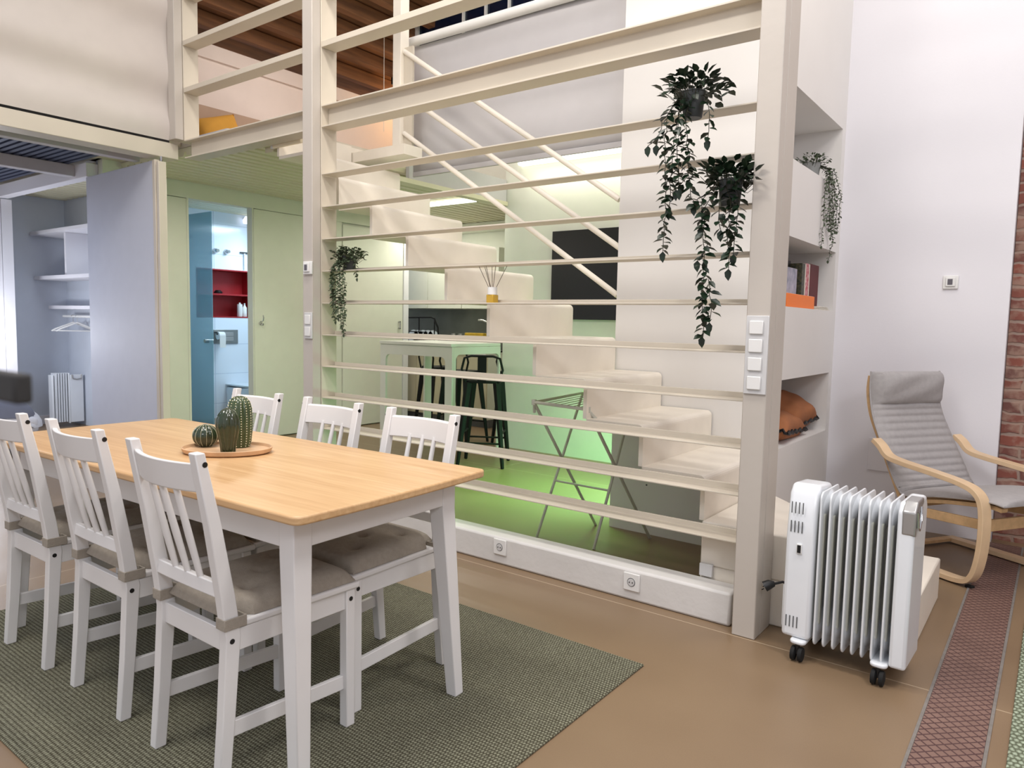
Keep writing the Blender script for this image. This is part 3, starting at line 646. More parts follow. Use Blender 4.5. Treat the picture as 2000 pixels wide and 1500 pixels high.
for k, (x, y, z) in enumerate(((-6.44, 6.2, 4.12), (-6.10, 6.3, 4.24))):
    t = thing('black_uplight', ['left black spotlight box under the timber ceiling', 'right black spotlight box under the timber ceiling'][k], 'lamp', (x, y, z))
    B(-.08, .08, -.05, .05, -.04, .04).build('housing', 'black', t, bevel=.004)
    B(-.07, .07, -.04, .04, .04, .045).build('lens', 'tubeoff', t)
# mezzanine cushion
def cushion(name, mt, loc, rot, wx, wy, th, lab, cat='cushion', trim=None, n=18):
    t = thing(name, lab, cat, loc); t.rotation_euler = rot
    def f(sgn):
        def g(u, v):
            x, y = 2*u-1, 2*v-1
            k = max(0, (1-x**4))*max(0, (1-y**4)); pinch = 1-.10*(1-abs(x))*(abs(y)**3)-.0
            px = x*(1-.08*(1-y*y)*abs(x)**2)*wx/2; py = y*(1-.08*(1-x*x)*abs(y)**2)*wy/2
            return Vector((px, py, sgn*th/2*k**.55*(1+.05*math.sin(7*x+3*y))))
        return g
    b = MB(); b.grid(f(1), n, n); b.grid(f(-1), n, n); bmesh.ops.remove_doubles(b.bm, verts=b.bm.verts, dist=.0005)
    b.build('cover', mt, t, smooth=True)
    if trim:
        pts = []
        for s_ in range(4):
            for i in range(16):
                a = -1+2*i/16
                x, y = [(a, -1), (1, a), (-a, 1), (-1, -a)][s_]
                px = x*(1-.08*(1-y*y)*abs(x)**2)*wx/2*1.01; py = y*(1-.08*(1-x*x)*abs(y)**2)*wy/2*1.01
                pts.append((px, py, .012*math.sin(i*1.9)))
        pts.append(pts[0]); MB().tube(pts, .010, 6).build('ruffle_trim', trim, t)
    return t
cushion('mustard_cushion', 'yellowcloth', (-6.62, 4.02, 3.05), (math.radians(38), math.radians(62), math.radians(20)), .42, .42, .16, 'mustard yellow cushion leaning on the mezzanine wall')
t = thing('mezzanine_bed', 'low white mattress on the mezzanine floor', 'bed', (-6.78, 3.5, 2.745)); B(0, 1.1, 0, 1.3, 0, .14).build('mattress', 'bedcloth', t, bevel=.04, seg=3)
#KITCH
# ---------------------------------------------------------------- kitchen
art = tag(B(-4.022, -2.9, 5.94, 5.98, 1.345, 2.195).build('black_wall_panel', 'art', bevel=.002), 'large square black speckled panel on the wall behind the handrails', 'picture')
# splashback recess
tag(B(-7.9, -5.5, 7.405, 7.418, .945, 1.465).build('splashback', 'backsplash'), 'grey steel splashback at the back of the kitchen', 'splashback')
kc = thing('kitchen_counter', 'kitchen base cabinets with beige fronts under a white worktop', 'cabinet', (-7.95, 6.85, 0))
for i in range(4):
    B(i*.6+.004, i*.6+.596, 0, .02, .10, .90).build('door', 'beige', kc, bevel=.002)
B(0, 2.4, .02, .55, .10, .90).build('body', 'kitwhite', kc); B(0, 2.4, -.02, .55, .90, .94).build('worktop', 'barwhite', kc, bevel=.003); B(0, 2.4, .05, .5, 0, .10).build('plinth', 'groove', kc)
wcb = thing('wall_cabinet', 'white wall cabinets above the steel splashback', 'cabinet', (-7.95, 7.05, 1.47))
B(0, 2.4, .02, .36, 0, .75).build('body', 'kitwhite', wcb)
for i in range(4): B(i*.6+.004, i*.6+.596, 0, .02, 0, .75).build('door', 'kitwhite', wcb, bevel=.002)
rk = thing('dish_rack', 'dark wire dish rack standing at the kitchen splashback', 'dish rack', (-7.15, 7.0, .94))
b = MB()
for x in (.05, .30, .58): b.cyl((x, 0, 0), (x, 0, .40), .008, 8)
b.tube([(0, 0, .40), (.52, 0, .41), (.58, 0, .39)], .009, 8); b.cyl((0, 0, .22), (.45, 0, .21), .006, 8); b.tube([(.58, 0, .38), (.64, 0, .28), (.66, 0, .1), (.67, 0, 0)], .012, 8)
b.build('wire_frame', 'blackmetal', rk, smooth=True)
for i in range(5): MB().cyl((.08+i*.09, .12, .14), (.08+i*.09, .125, .14), .10, 20).build('plate', 'ceramic', rk)
fc = thing('kitchen_tap', 'curved chrome mixer tap over the kitchen sink', 'tap', (-5.66, 7.05, .94))
MB().tube([(0, 0, 0), (0, 0, .22), (-.01, 0, .30), (-.06, 0, .36), (-.13, 0, .385), (-.2, 0, .385)], .013, 10).build('spout', 'chrome', fc, smooth=True)
MB().cyl((.0, 0, .20), (.0, 0, .26), .028).build('mixer_body', 'chrome', fc, smooth=True)
o = tag(B(-5.98, -5.68, 6.92, 7.0, 1.10, 1.165).build('sponge_tray', 'yellow', bevel=.01), 'yellow sponge box on the worktop beside the tap', 'box'); 
o = tag(B(-5.98, -5.68, 6.90, 7.02, .94, 1.10).build('dish_tub', 'beige', bevel=.005), 'beige tub under the yellow sponge box', 'tub')
for k, x in enumerate((-6.21, -6.09)):
    o = tag(MB().lathe([(.03, 0), (.035, .02), (.035, .19), (.03, .21)], (x, 6.98, .94), 14).build('spice_jar', 'steel', smooth=True), ['left small steel jar beside the yellow sponge box', 'right small steel jar beside the yellow sponge box'][k], 'jar')
# bar
br_ = thing('bar_counter', 'white bar counter on wide slab legs with rounded cut-outs', 'bar counter', (-5.31, 4.88, 0))
W, Dp, H = .94, .72, 1.10
B(0, W, 0, Dp, H-.028, H).build('bar_top', 'barwhite', br_, bevel=.003)
def legframe(L, l0, l1, top, H):
    r = .05
    return [(0, 0), (l0, 0), (l0, top-r)] + arc(l0+r, top-r, r, 180, 90, 5) + arc(l1-r, top-r, r, 90, 0, 5) + [(l1, 0), (L, 0), (L, H), (0, H)]
MB().prism(legframe(W, .075, .855, .975, H-.03), .012, .034, 'y').build('front_frame', 'barwhite', br_)
MB().prism([(y+.036, z) for y, z in legframe(Dp-.036, .03, .665, 1.0, H-.03)], W-.022, W, 'x').build('side_frame', 'barwhite', br_)
B(0, .02, Dp-.1, Dp, 0, H-.03).build('rear_leg', 'barwhite', br_)
def stool(loc, rz, lb):
    t = thing('bar_stool', lb, 'stool', loc, rz, 'black metal bar stools at the bar')
    h = .78
    MB().prism(rrect(.31, .31, .05), h-.025, h, 'z').build('seat', 'blackmetal', t, bevel=.006)
    for sx in (-1, 1):
        for sy in (-1, 1):
            MB().bar((sx*.13, sy*.13, h-.02), (sx*.205, sy*.205, 0), .055, .055, (sx, -sy, 0), .026, .026).build('leg', 'blackmetal', t, bevel=.006)
    k = .205-.075*.30/h
    for z, r in ((.30, .178), (.22, .186)):
        pr = [(-r, -r), (r, -r), (r, r), (-r, r)]
        for i in range(4): 
            a, c_ = pr[i], pr[(i+1) % 4]
            if (i % 2) == (z > .25): MB().cyl((a[0], a[1], z), (c_[0], c_[1], z), .009, 8).build('foot_rail', 'blackmetal', t, smooth=True)
    MB().tube([(-.15, -.15, h-.02), (-.185, -.16, h+.10), (-.16, -.165, h+.20), (-.10, -.17, h+.22), (.10, -.17, h+.22), (.16, -.165, h+.20), (.185, -.16, h+.10), (.15, -.15, h-.02)], .011, 8).build('back_hoop', 'blackmetal', t, smooth=True)
    B(-.04, .04, -.172, -.165, h, h+.215).build('back_splat', 'blackmetal', t)
    return t
stool((-4.17, 5.12, 0), math.radians(30), 'black metal bar stool outside the bar, nearest the green-lit wall')
stool((-5.12, 5.9, 0), math.radians(6), 'black metal bar stool standing just behind the bar, seen through the front cut-out')
stool((-4.72, 6.35, 0), math.radians(20), 'black metal bar stool standing behind the bar, right of the farthest one')
stool((-5.75, 6.2, 0), math.radians(-20), 'black metal bar stool standing farthest back by the cabinets')
# clothes airer
da = thing('clothes_airer', 'white folding clothes airer standing under the stairs', 'clothes airer', (0, 0, 0))
def L3(a, b, t): return tuple(a[i]+(b[i]-a[i])*t for i in range(3))
nearL, nearR = (-2.33, 3.30, .86), (-1.93, 3.22, .86); farL, farR = (-2.44, 4.0, .86), (-2.04, 3.93, .86)
P1, P2, P3, P4 = (-2.47, 3.56, 0), (-2.08, 3.58, 0), (-2.33, 4.03, 0), (-1.93, 4.0, 0)
MB().tube([(nearL[0]-.01, nearL[1]+.02, .80), nearL, nearR, (nearR[0]+.03, nearR[1]+.05, .80)], .009, 8).build('end_bar', 'radgap', da, smooth=True)
MB().tube([farL, farR], .009, 8).build('end_bar', 'radgap', da, smooth=True)
for a_, b_ in ((nearL, farL), (nearR, farR)): MB().cyl(a_, b_, .007, 8).build('side_bar', 'radgap', da)
b = MB()
for i in range(8): t = .08+i*.12; b.cyl(L3(nearL, nearR, t), L3(farL, farR, t), .0022, 6)
b.build('drying_lines', 'radgap', da)
for a_, b_ in ((nearL, P3), (nearR, P4), (farL, P1), (farR, P2)): MB().cyl(a_, b_, .009, 8).build('leg', 'radgap', da)
MB().cyl(L3(farL, P1, .62), L3(farR, P2, .62), .007, 8).build('brace', 'radgap', da)
for p in (nearL, nearR):
    MB().lathe([(.014, -.015), (.014, .015)], p, 10).build('joint_cap', 'radgap', da)
# reed diffuser on the slat
zs = .372+5*.2052+.007
dfz = thing('reed_diffuser', 'small glass reed diffuser with white collar standing on a slat', 'diffuser', (-2.475, 3.09, zs))
B(-.024, .024, -.024, .024, 0, .045).build('glass_jar', 'amber', dfz, bevel=.004); MB().cyl((0, 0, .045), (0, 0, .085), .026, 18).build('collar', 'plastic', dfz, smooth=True)
for i, (dx, dy) in enumerate(((-.10, 0), (-.075, .02), (-.04, -.01), (-.03, .03), (.02, .0), (.085, .02))): MB().cyl((dx*.05, dy*.05, .05), (dx, dy, .205), .0016, 6).build('reed', 'reed', dfz)
# ---------------------------------------------------------------- trailing plants
def plant(name, loc, lb, strands, leaf, L, W, pot_r, pot_h, potm='pot', crown=70, crown_r=.12, seed=1, front=None, hook=False):
    rnd = random.Random(seed)
    t = thing(name, lb, 'plant', loc)
    pot = MB().lathe([(pot_r*.72, 0), (pot_r*.8, .004), (pot_r, pot_h*.95), (pot_r*1.06, pot_h*.96), (pot_r*1.06, pot_h), (pot_r*.95, pot_h), (pot_r*.9, pot_h*.9)], seg=20)
    pot.build('pot', potm, t, smooth=True)
    fol = MB(); stm = MB()
    for i in range(crown):
        a = rnd.uniform(0, 2*PI); el = rnd.uniform(-.3, 1.3); rr = crown_r*rnd.uniform(.35, 1)
        p = Vector((math.cos(a)*math.cos(el)*rr, math.sin(a)*math.cos(el)*rr, pot_h+math.sin(el)*rr*.55))
        d = Vector((math.cos(a+rnd.uniform(-.8, .8)), math.sin(a+rnd.uniform(-.8, .8)), rnd.uniform(-.5, .9)))
        fol.leaf(p, d, Vector((rnd.uniform(-.4, .4), rnd.uniform(-.4, .4), 1)), L*rnd.uniform(.75, 1.15), W*rnd.uniform(.8, 1.1))
        if i % 3 == 0: stm.tube([(0, 0, pot_h*.8), tuple(p*.6), tuple(p)], .0012, 4)
    for (pts, dens) in strands:
        P_ = [Vector(q) for q in pts]
        # resample with wiggle
        path = []
        for a, b in zip(P_, P_[1:]):
            n_ = max(2, int((b-a).length/.03))
            for k in range(n_): path.append(a.lerp(b, k/n_) + Vector((rnd.uniform(-.006, .006), rnd.uniform(-.006, .006), 0)))
        path.append(P_[-1]); stm.tube(path, .0016, 5)
        ln = sum((b-a).length for a, b in zip(path, path[1:])); cnt = int(ln*dens)
        for k in range(cnt):
            f = (k+.5)/cnt*(len(path)-1); i0 = int(f); p = path[i0].lerp(path[min(i0+1, len(path)-1)], f-i0)
            a = k*2.4+rnd.uniform(-.7, .7)
            dn = (path[min(i0+1, len(path)-1)]-path[i0]).normalized() if i0 < len(path)-1 else Vector((0, 0, -1))
            d = Vector((math.cos(a), math.sin(a), 0))*.9 + dn*rnd.uniform(.1, .9)
            fol.leaf(p, d, Vector((rnd.uniform(-.6, .6), rnd.uniform(-1, .2), 1)), L*rnd.uniform(.7, 1.1), W*rnd.uniform(.8, 1.1))
        fol.leaf(path[-1], Vector((0, 0, -1)), Vector((0, -1, 0)), L, W)
    stm.build('stems', 'stem', t)
    o = fol.build('leaves', leaf, t, smooth=True)
    return t
plant('trailing_plant', (-1.318, 2.99, 2.185), 'dark leafy trailing plant in a grey pot, the highest on the slats',
      [([(-.02, -.04, .10), (-.09, -.06, .02), (-.10, -.05, -.12), (-.085, -.05, -.32), (-.095, -.04, -.56)], 80), ([(-.02, -.05, .1), (-.03, -.08, 0), (-.035, -.07, -.15), (-.02, -.06, -.30)], 95),
       ([(.02, -.04, .10), (.0, -.07, .0), (.01, -.06, -.15), (.03, -.05, -.34), (.045, -.05, -.37)], 85), ([(.04, 0, .10), (.085, -.03, .03), (.08, -.02, -.10)], 50), ([(-.04, -.03, .10), (-.12, -.04, .0), (-.14, -.05, -.10)], 60),
       ([(-.09, -.05, -.05), (-.14, -.05, -.08), (-.18, -.05, -.10)], 30), ([(-.05, -.05, -.0), (-.06, -.06, -.2), (-.07, -.05, -.38)], 60), ([(.01, -.06, -.1), (.02, -.06, -.25), (-.04, -.05, -.30)], 50)],
      'leafdark', .050, .030, .050, .11, crown=150, crown_r=.15, seed=3)
plant('trailing_plant', (-1.138, 2.99, 1.80), 'dark leafy trailing plant in a grey pot, hanging next to the right post',
      [([(-.03, -.04, .10), (-.08, -.07, 0), (-.085, -.06, -.15), (-.075, -.05, -.35), (-.075, -.05, -.54)], 95), ([(-.05, -.03, .1), (-.10, -.05, .03), (-.10, -.05, -.08)], 80), ([(.0, -.05, .10), (.03, -.08, 0), (.025, -.06, -.15), (.03, -.06, -.26)], 90),
       ([(.02, -.04, .10), (.06, -.06, .02), (.05, -.05, -.10), (.045, -.05, -.2)], 90), ([(-.02, -.05, .05), (-.02, -.07, -.03), (-.01, -.06, -.1)], 70), ([(-.06, -.05, -.15), (-.09, -.05, -.2), (-.11, -.05, -.22)], 40), ([(-.06, -.05, -.3), (-.04, -.05, -.4), (-.045, -.05, -.48)], 60)],
      'leafdark', .050, .030, .050, .11, crown=210, crown_r=.14, seed=5)
plant('trailing_plant', (-3.645, 3.09, .372+6*.2052+.007), 'grey-green small-leaved trailing plant by the left post',
      [([(-.02+.02*i, -.03, .09), (-.08+.025*i, -.07, .02), (-.09+.03*i, -.07, -.12), (-.07+.025*i, -.07, -.20-.05*i)], 130) for i in range(5)] + [([(.03, -.02, .09), (.10, -.04, .05), (.12, -.04, -.05)], 90), ([(-.03, -.03, .09), (-.10, -.06, 0), (-.10, -.06, -.16), (-.06, -.06, -.32)], 130)],
      'leafgrey', .027, .021, .045, .09, 'pot', crown=240, crown_r=.12, seed=8)
plant('trailing_plant', (-1.315, 4.82, 2.242), 'grey-green small-leaved trailing plant drooping from the top niche',
      [([(.02, .0, .08), (.085, .02+.02*i, .06), (.10, .04+.05*i, -.10), (.09, .06+.055*i, -.25-.05*(i % 3))], 120) for i in range(5)] + [([(.02, .0, .08), (.1, .1, .06), (.12, .26, -.08), (.10, .28, -.3)], 90), ([(.02, 0, .08), (.09, 0, .03), (.09, 0, -.10), (.08, .0, -.42)], 90), ([(.09, .1, -.2), (.10, .2, -.38), (.09, .14, -.50)], 80)],
      'leafgrey', .024, .015, .05, .09, 'potgrey', crown=150, crown_r=.11, seed=9)
# ---------------------------------------------------------------- niche contents
def book(lb, mt, y0, y1, x0, x1, z0, z1, tilt=0, name='book', face=False):
    t = thing(name, lb, 'book', ((x0+x1)/2, (y0+y1)/2, z0)); hx, hy, hz = (x1-x0)/2, (y1-y0)/2, z1-z0
    t.rotation_euler = (tilt, 0, 0)
    B(-hx, hx, -hy, hy, 0, hz).build('cover', mt, t, bevel=.002); B(-hx+.004, hx-.004, -hy+.003, hy-.003, hz-.001, hz+.001).build('pages', 'pages', t)
    return t
zb = 1.426
book('tall black book standing behind the grey one in the book niche', 'darkcover', 4.48, 4.735, -1.43, -1.39, zb, zb+.30)
book('pale grey printed book standing upright with its cover to the front in the book niche', 'greycover', 4.44, 4.71, -1.37, -1.34, zb, zb+.245)
book('dark green printed book standing left of the red one', 'greencover', 4.745, 4.81, -1.53, -1.32, zb, zb+.285)
book('cream book edge standing between green and red books', 'pages', 4.815, 4.83, -1.53, -1.32, zb, zb+.285)
book('red and white patterned book standing in the book niche', 'redcover', 4.835, 4.90, -1.53, -1.32, zb, zb+.29)
book('thin cream book standing right of the patterned red one', 'pages', 4.905, 4.92, -1.53, -1.32, zb, zb+.29)
book('thick maroon book standing at the right of the row', 'maroon', 4.93, 5.13, -1.53, -1.32, zb, zb+.295)
book('bright orange book lying flat in the book niche', 'orange', 4.26, 4.84, -1.285, -1.262, zb, zb+.078)
book('small dark book lying flat left of the orange one', 'darkcover', 4.16, 4.22, -1.30, -1.262, zb, zb+.04)
for i in range(3): book(['bottom magazine of the thin stack at the niche right end', 'middle magazine of the thin stack at the niche right end', 'top magazine of the thin stack at the niche right end'][i], 'pages', 4.96, 5.22-.02*i, -1.315, -1.262, zb+.008*i, zb+.008*i+.006, name='magazine')
cushion('brown_cushion', 'terracotta', (-1.45, 5.00, .745), (math.radians(4), math.radians(26), 0), .32, .46, .21, 'brown-orange cushion with black trim, right one in the niche', trim='black')
cushion('brown_cushion', 'terracotta', (-1.40, 4.64, .70), (math.radians(-4), math.radians(16), math.radians(3)), .27, .56, .16, 'brown-orange cushion with black trim, left one in the niche', trim='black')
#DINE
# ---------------------------------------------------------------- rugs
rg = B(-3.60, -1.19, .757, 2.457, 0, .008).build('woven_rug', 'rug', bevel=.003); tag(rg, 'large sage green woven rug under the dining table', 'rug')
rg = B(-.045, 1.7, .6, 3.95, 0, .010).build('woven_rug', 'rug2', bevel=.003); tag(rg, 'pale green woven rug at the right edge of the floor', 'rug')
# ---------------------------------------------------------------- dining table
TZ = .80
tb = thing('dining_table', 'white dining table with a natural pine top', 'table', (-2.48, 1.4665, .008), math.radians(2.2))
hw, hd = .965, .40
b = MB()
pl = []
for i in range(41):   # gently bowed ends
    pass
pts = []
n_ = 10
pts += arc(hw-.03, -hd+.03, .03, -90, 0, 4) + [(hw+.012*math.cos(PI*(i/ n_-.5)), -hd+.03+(2*hd-.06)*i/n_) for i in range(1, n_)] + arc(hw-.03, hd-.03, .03, 0, 90, 4)
pts += arc(-hw+.03, hd-.03, .03, 90, 180, 4) + [(-hw-.012*math.cos(PI*(i/n_-.5)), hd-.03-(2*hd-.06)*i/n_) for i in range(1, n_)] + arc(-hw+.03, -hd+.03, .03, 180, 270, 4)
b.prism(pts, TZ-.033, TZ-.008, 'z'); b.build('table_top', 'pine', tb, bevel=.006, seg=3)
for s_ in (-1, 1): B(-hw+.12, hw-.12, s_*(hd-.078)-.011, s_*(hd-.078)+.011, .672, TZ-.033).build('apron', 'chairwhite', tb, bevel=.002)
for s_ in (-1, 1): B(s_*(hw-.105)-.011, s_*(hw-.105)+.011, -hd+.10, hd-.10, .672, TZ-.033).build('apron', 'chairwhite', tb, bevel=.002)
for sx in (-1, 1):
    for sy in (-1, 1):
        o1x, o1y = sx*(hw-.090), sy*(hd-.062); o0x, o0y = sx*(hw-.055), sy*(hd-.045)
        s1, s0, s2 = .062, .042, .062
        def corner(ox, oy, s_, z): return [(ox, oy, z), (ox-sx*s_, oy, z), (ox-sx*s_, oy-sy*s_, z), (ox, oy-sy*s_, z)]
        c0 = corner(o0x, o0y, s0, 0); c1 = corner(o1x, o1y, s1, .655); c2 = corner(o1x, o1y, s1, TZ-.033)
        b = MB()
        V = [[b.bm.verts.new(Vector(p)) for p in c] for c in (c0, c1, c2)]
        for A_, B_ in zip(V, V[1:]):
            for i in range(4): b.bm.faces.new((A_[i], A_[(i+1) % 4], B_[(i+1) % 4], B_[i]))
        b.bm.faces.new(V[0][::-1]); b.bm.faces.new(V[-1]); b.build('leg', 'chairwhite', tb, bevel=.003)
# ---------------------------------------------------------------- dining chairs
def bez(p, q, n_=6):
    return [Vector(p).lerp(Vector(q), i/n_) for i in range(n_+1)]
def make_chair(loc, rz, lb):
    t = thing('dining_chair', lb, 'chair', loc, rz, 'white dining chairs around the table')
    hw = .1875
    prof = [(-.237, .0, .034), (-.222, .20, .038), (-.209, .43, .044), (-.222, .54, .042), (-.253, .74, .036), (-.290, .943, .028)]
    for s_ in (-1, 1):
        b = MB(); R = []
        for y, z, d in prof:
            x0, x1 = s_*hw, s_*(hw-.034)
            R.append([b.bm.verts.new(Vector(p)) for p in ((x0, y, z), (x1, y, z), (x1, y+d, z), (x0, y+d, z))])
        for A_, B_ in zip(R, R[1:]):
            for i in range(4): b.bm.faces.new((A_[i], A_[(i+1) % 4], B_[(i+1) % 4], B_[i]))
        b.bm.faces.new(R[0][::-1]); b.bm.faces.new(R[-1]); lg = b.build('leg', 'chairwhite', t, bevel=.003)
        for y, z in ((-.275+.012, .912), (-.192, .418)): MB().cyl((s_*(hw-.002), y, z), (s_*(hw+.0008), y, z), .0075, 12).build('bolt_cap', 'black', lg)
        fl = MB().bar((s_*(hw-.011), .214, 0), (s_*(hw-.011), .214, .447), .034, .034, (1, 0, 0)).build('leg', 'chairwhite', t, bevel=.003)
        MB().cyl((s_*(hw+.003), .214, .418), (s_*(hw+.0068), .214, .418), .0075, 12).build('bolt_cap', 'black', fl)
        MB().bar((s_*(hw-.017), -.195, .165), (s_*(hw-.017), .20, .145), .045, .016, (0, 0, 1)).build('stretcher', 'chairwhite', t, bevel=.002)
        MB().bar((s_*(hw-.012), -.17, .416), (s_*(hw-.012), .20, .416), .062, .018, (0, 0, 1)).build('side_apron', 'chairwhite', t, bevel=.002)
    MB().bar((-hw+.02, .218, .416), (hw-.02, .218, .416), .062, .018, (0, 0, 1)).build('front_apron', 'chairwhite', t, bevel=.002)
    MB().bar((-hw+.02, -.19, .412), (hw-.02, -.19, .412), .062, .018, (0, 0, 1)).build('rear_apron', 'chairwhite', t, bevel=.002)
    b = MB(); b.prism([(-hw+.0, -.165), (hw-.0, -.165), (hw+.014, .245), (-hw-.014, .245)], .448, .468, 'z'); b.build('seat', 'chairwhite', t, bevel=.006, seg=3)
    # curved top rail
    path = []
    for i in range(13):
        u = -1+2*i/12; path.append(((u*(hw-.030), -.262-.030*(1-u*u), .875), (0, 1, -.18), (0, -.18, 1)))
    rail = MB().sweep([(p, Vector(r).normalized(), Vector(u).normalized()) for p, r, u in path], [(-.009, -.043), (.009, -.043), (.009, .038), (-.009, .038)]); rail.build('top_rail', 'chairwhite', t, bevel=.004)
    path = []
    for i in range(9):
        u = -1+2*i/8; path.append((Vector((u*(hw-.030), -.207-.003*(1-u*u), .56)), Vector((0, 1, -.12)).normalized(), Vector((0, .12, 1)).normalized()))
    MB().sweep(path, [(-.011, -.022), (.011, -.022), (.011, .018), (-.011, .018)]).build('lower_rail', 'chairwhite', t, bevel=.003)
    for x in (-.065, 0, .065):
        q = (x/.157)**2
        MB().tube([(x, -.209, .57), (x, -.231-.013*(1-q), .70), (x, -.254-.028*(1-q), .845)], [.0085, .010, .0085], 10).build('spindle', 'chairwhite', t, smooth=True)
    # seat pad with five tufts
    tf = [(-.085, -.075), (.085, -.075), (0, .03), (-.085, .135), (.085, .135)]
    def top(u, v):
        x = (2*u-1); y = (2*v-1); w_ = (.178+.012*v) if v > .16 else .147+.031*min(1, max(0, v-.10)/.06)
        e = (1-abs(x)**8)*(1-abs(y)**8)
        px, py = x*w_, .022+y*.211
        z = .474+.050*e**.5*(.93+.07*(1-x*x)*(1-y*y))
        for tx, ty in tf: z -= .026*math.exp(-((px-tx)**2+(py-ty)**2)/(.017**2)) + .008*math.exp(-((px-tx)**2+(py-ty)**2)/(.05**2))
        return Vector((px, py, z))
    b = MB(); b.grid(top, 30, 30)
    b.grid(lambda u, v: Vector(((2*u-1)*((.178+.012*v) if v > .16 else .147+.031*min(1, max(0, v-.10)/.06)), .022+(2*v-1)*.211, .469)), 30, 30)
    bmesh.ops.remove_doubles(b.bm, verts=b.bm.verts, dist=.0003)
    # close sides
    bd_ = [e for e in b.bm.edges if len(e.link_faces) == 1]
    if bd_: bmesh.ops.bridge_loops(b.bm, edges=bd_)
    pad = b.build('seat_pad', 'seatcloth', t, smooth=True)
    for x, y in tf: MB().lathe([(.008, 0), (.007, .003)], (x, y, .4845), 10).build('tuft_button', 'seatcloth', pad)
    for s_ in (-1, 1):
        x0, x1 = s_*(hw+.004), s_*(hw-.040)
        loop = [(x0, -.214, 0), (x0, -.155, 0), (x1, -.150, 0), (x1, -.214, 0), (x0, -.214, 0)]
        for dz in (0, .014): 
            pass
        b = MB(); z0, z1 = .452, .484
        ring = []
        outer = [(s_*(hw+.005), -.217), (s_*(hw+.006), -.150), (s_*(hw-.039), -.150), (s_*(hw-.039), -.217)]
        inner = [(s_*(hw+.001), -.213), (s_*(hw+.001), -.154), (s_*(hw-.035), -.154), (s_*(hw-.035), -.213)]
        VO = [[b.bm.verts.new((x, y+(z-z0)*0, z)) for x, y in q] for z, q in ((z0, outer), (z1, outer), (z1, inner), (z0, inner))]
        for a in range(4):
            A_, B_ = VO[a], VO[(a+1) % 4]
            for i in range(4): b.bm.faces.new((A_[i], A_[(i+1) % 4], B_[(i+1) % 4], B_[i]))
        b.build('tie_strap', 'seatcloth', t, bevel=.002)
    return t
ch = make_chair((-1.918, 1.257, .008), 0, 'white dining chair on the near side, closest to the camera at right')
clone(ch, (-2.490, 1.262, .008), 0, 'white dining chair in the middle of the near side of the table')
clone(ch, (-3.045, 1.245, .008), math.radians(1), 'white dining chair at the left edge of the picture, near side')
clone(ch, (-1.965, 1.755, .008), PI, 'white dining chair on the far side, beside the right table corner')
clone(ch, (-2.505, 1.757, .008), PI, 'white dining chair in the middle of the far side of the table')
clone(ch, (-3.050, 1.750, .008), PI, 'white dining chair on the far side behind the cactus figures')
# ---------------------------------------------------------------- tray and cactus figures
tz = TZ
ty = thing('serving_tray', 'round pale wooden tray on the table', 'tray', (-2.435, 1.488, tz))
b = MB(); ms = Matrix.Rotation(math.radians(38), 4, 'Z') @ Matrix.Diagonal((1.0, .74, 1, 1))
b.lathe([(.145, 0), (.158, .006), (.163, .020), (.158, .022), (.153, .012), (.02, .010)], seg=48, mtx=ms); b.build('tray_dish', 'tray', ty, smooth=True)
tzz = tz+.0115
def cactus(lb, loc, prof, ribs, amp, mt, spines=0, lines=False):
    t = thing('ceramic_cactus', lb, 'ornament', loc)
    md = lambda th, z: 1+amp*(abs(math.cos(th*ribs/2))-.5)*2*.5
    MB().lathe(prof, seg=ribs*8, mod=md).build('body', mt, t, smooth=True)
    def rad(z):
        for (r0, z0), (r1, z1) in zip(prof, prof[1:]):
            if z0 <= z <= z1 and z1 > z0: return r0+(r1-r0)*(z-z0)/(z1-z0)
        return prof[-1][0]
    if lines:
        for k in range(ribs):
            th = 2*PI*k/ribs; b = MB()
            pts = [((r*(1+amp*.5)+.0004)*math.cos(th), (r*(1+amp*.5)+.0004)*math.sin(th), z) for r, z in prof[1:]]
            b.tube(pts, .0005, 5); b.build('rib_line', 'spine', t)
    if spines:
        b = MB(); zt = prof[-1][1]
        for k in range(ribs):
            th = 2*PI*k/ribs; z = .006
            while z < zt-.004:
                r = rad(z)*(1+amp*.5); p = Vector((r*math.cos(th), r*math.sin(th), z)); 
                b.lathe([(.0005, -.0022), (.0026, 0), (.0005, .0022)], tuple(p), 5)
                z += .0095
        b.build('spine_dots', 'spine', t)
    return t
def dome(R, H, neck, n_=14, squash=1.0):
    return [(R*neck, 0)] + [(max(.003, R*math.sin(PI*(.5-.5)) if 0 else 0), 0)]*0
sph = [(.022, 0)] + [(.046*math.sin(a), .041-.043*math.cos(a)) for a in [math.radians(x) for x in range(32, 176, 9)]]
cactus('round dark green ceramic cactus with pale rib lines', (-2.548, 1.468, tzz), sph, 14, .06, 'cactus', lines=True)
pf = [(.024, 0), (.025, .01), (.028, .04), (.036, .075), (.040, .10), (.038, .125), (.030, .145), (.018, .158), (.006, .164)]
cactus('glossy dark green ceramic cactus, narrow at the foot, in the tray front', (-2.363, 1.447, tzz), pf, 9, .12, 'cactus')
pf = [(.034, 0), (.040, .02), (.044, .06), (.045, .11), (.043, .145), (.036, .172), (.024, .187), (.008, .193)]
cactus('tallest olive ceramic cactus covered in cream dots', (-2.455, 1.552, tzz), pf, 14, .08, 'cactuslight', spines=1)
#LOUNGE
# ---------------------------------------------------------------- oil heater
hr = thing('oil_radiator', 'white finned oil radiator on castors beside the right post', 'heater', (-.585, 3.00, 0), math.radians(-2))
z0, z1 = .085, .690
def boxy(w_, y0, y1, za, zb_, x, taper=.0):
    return rrect
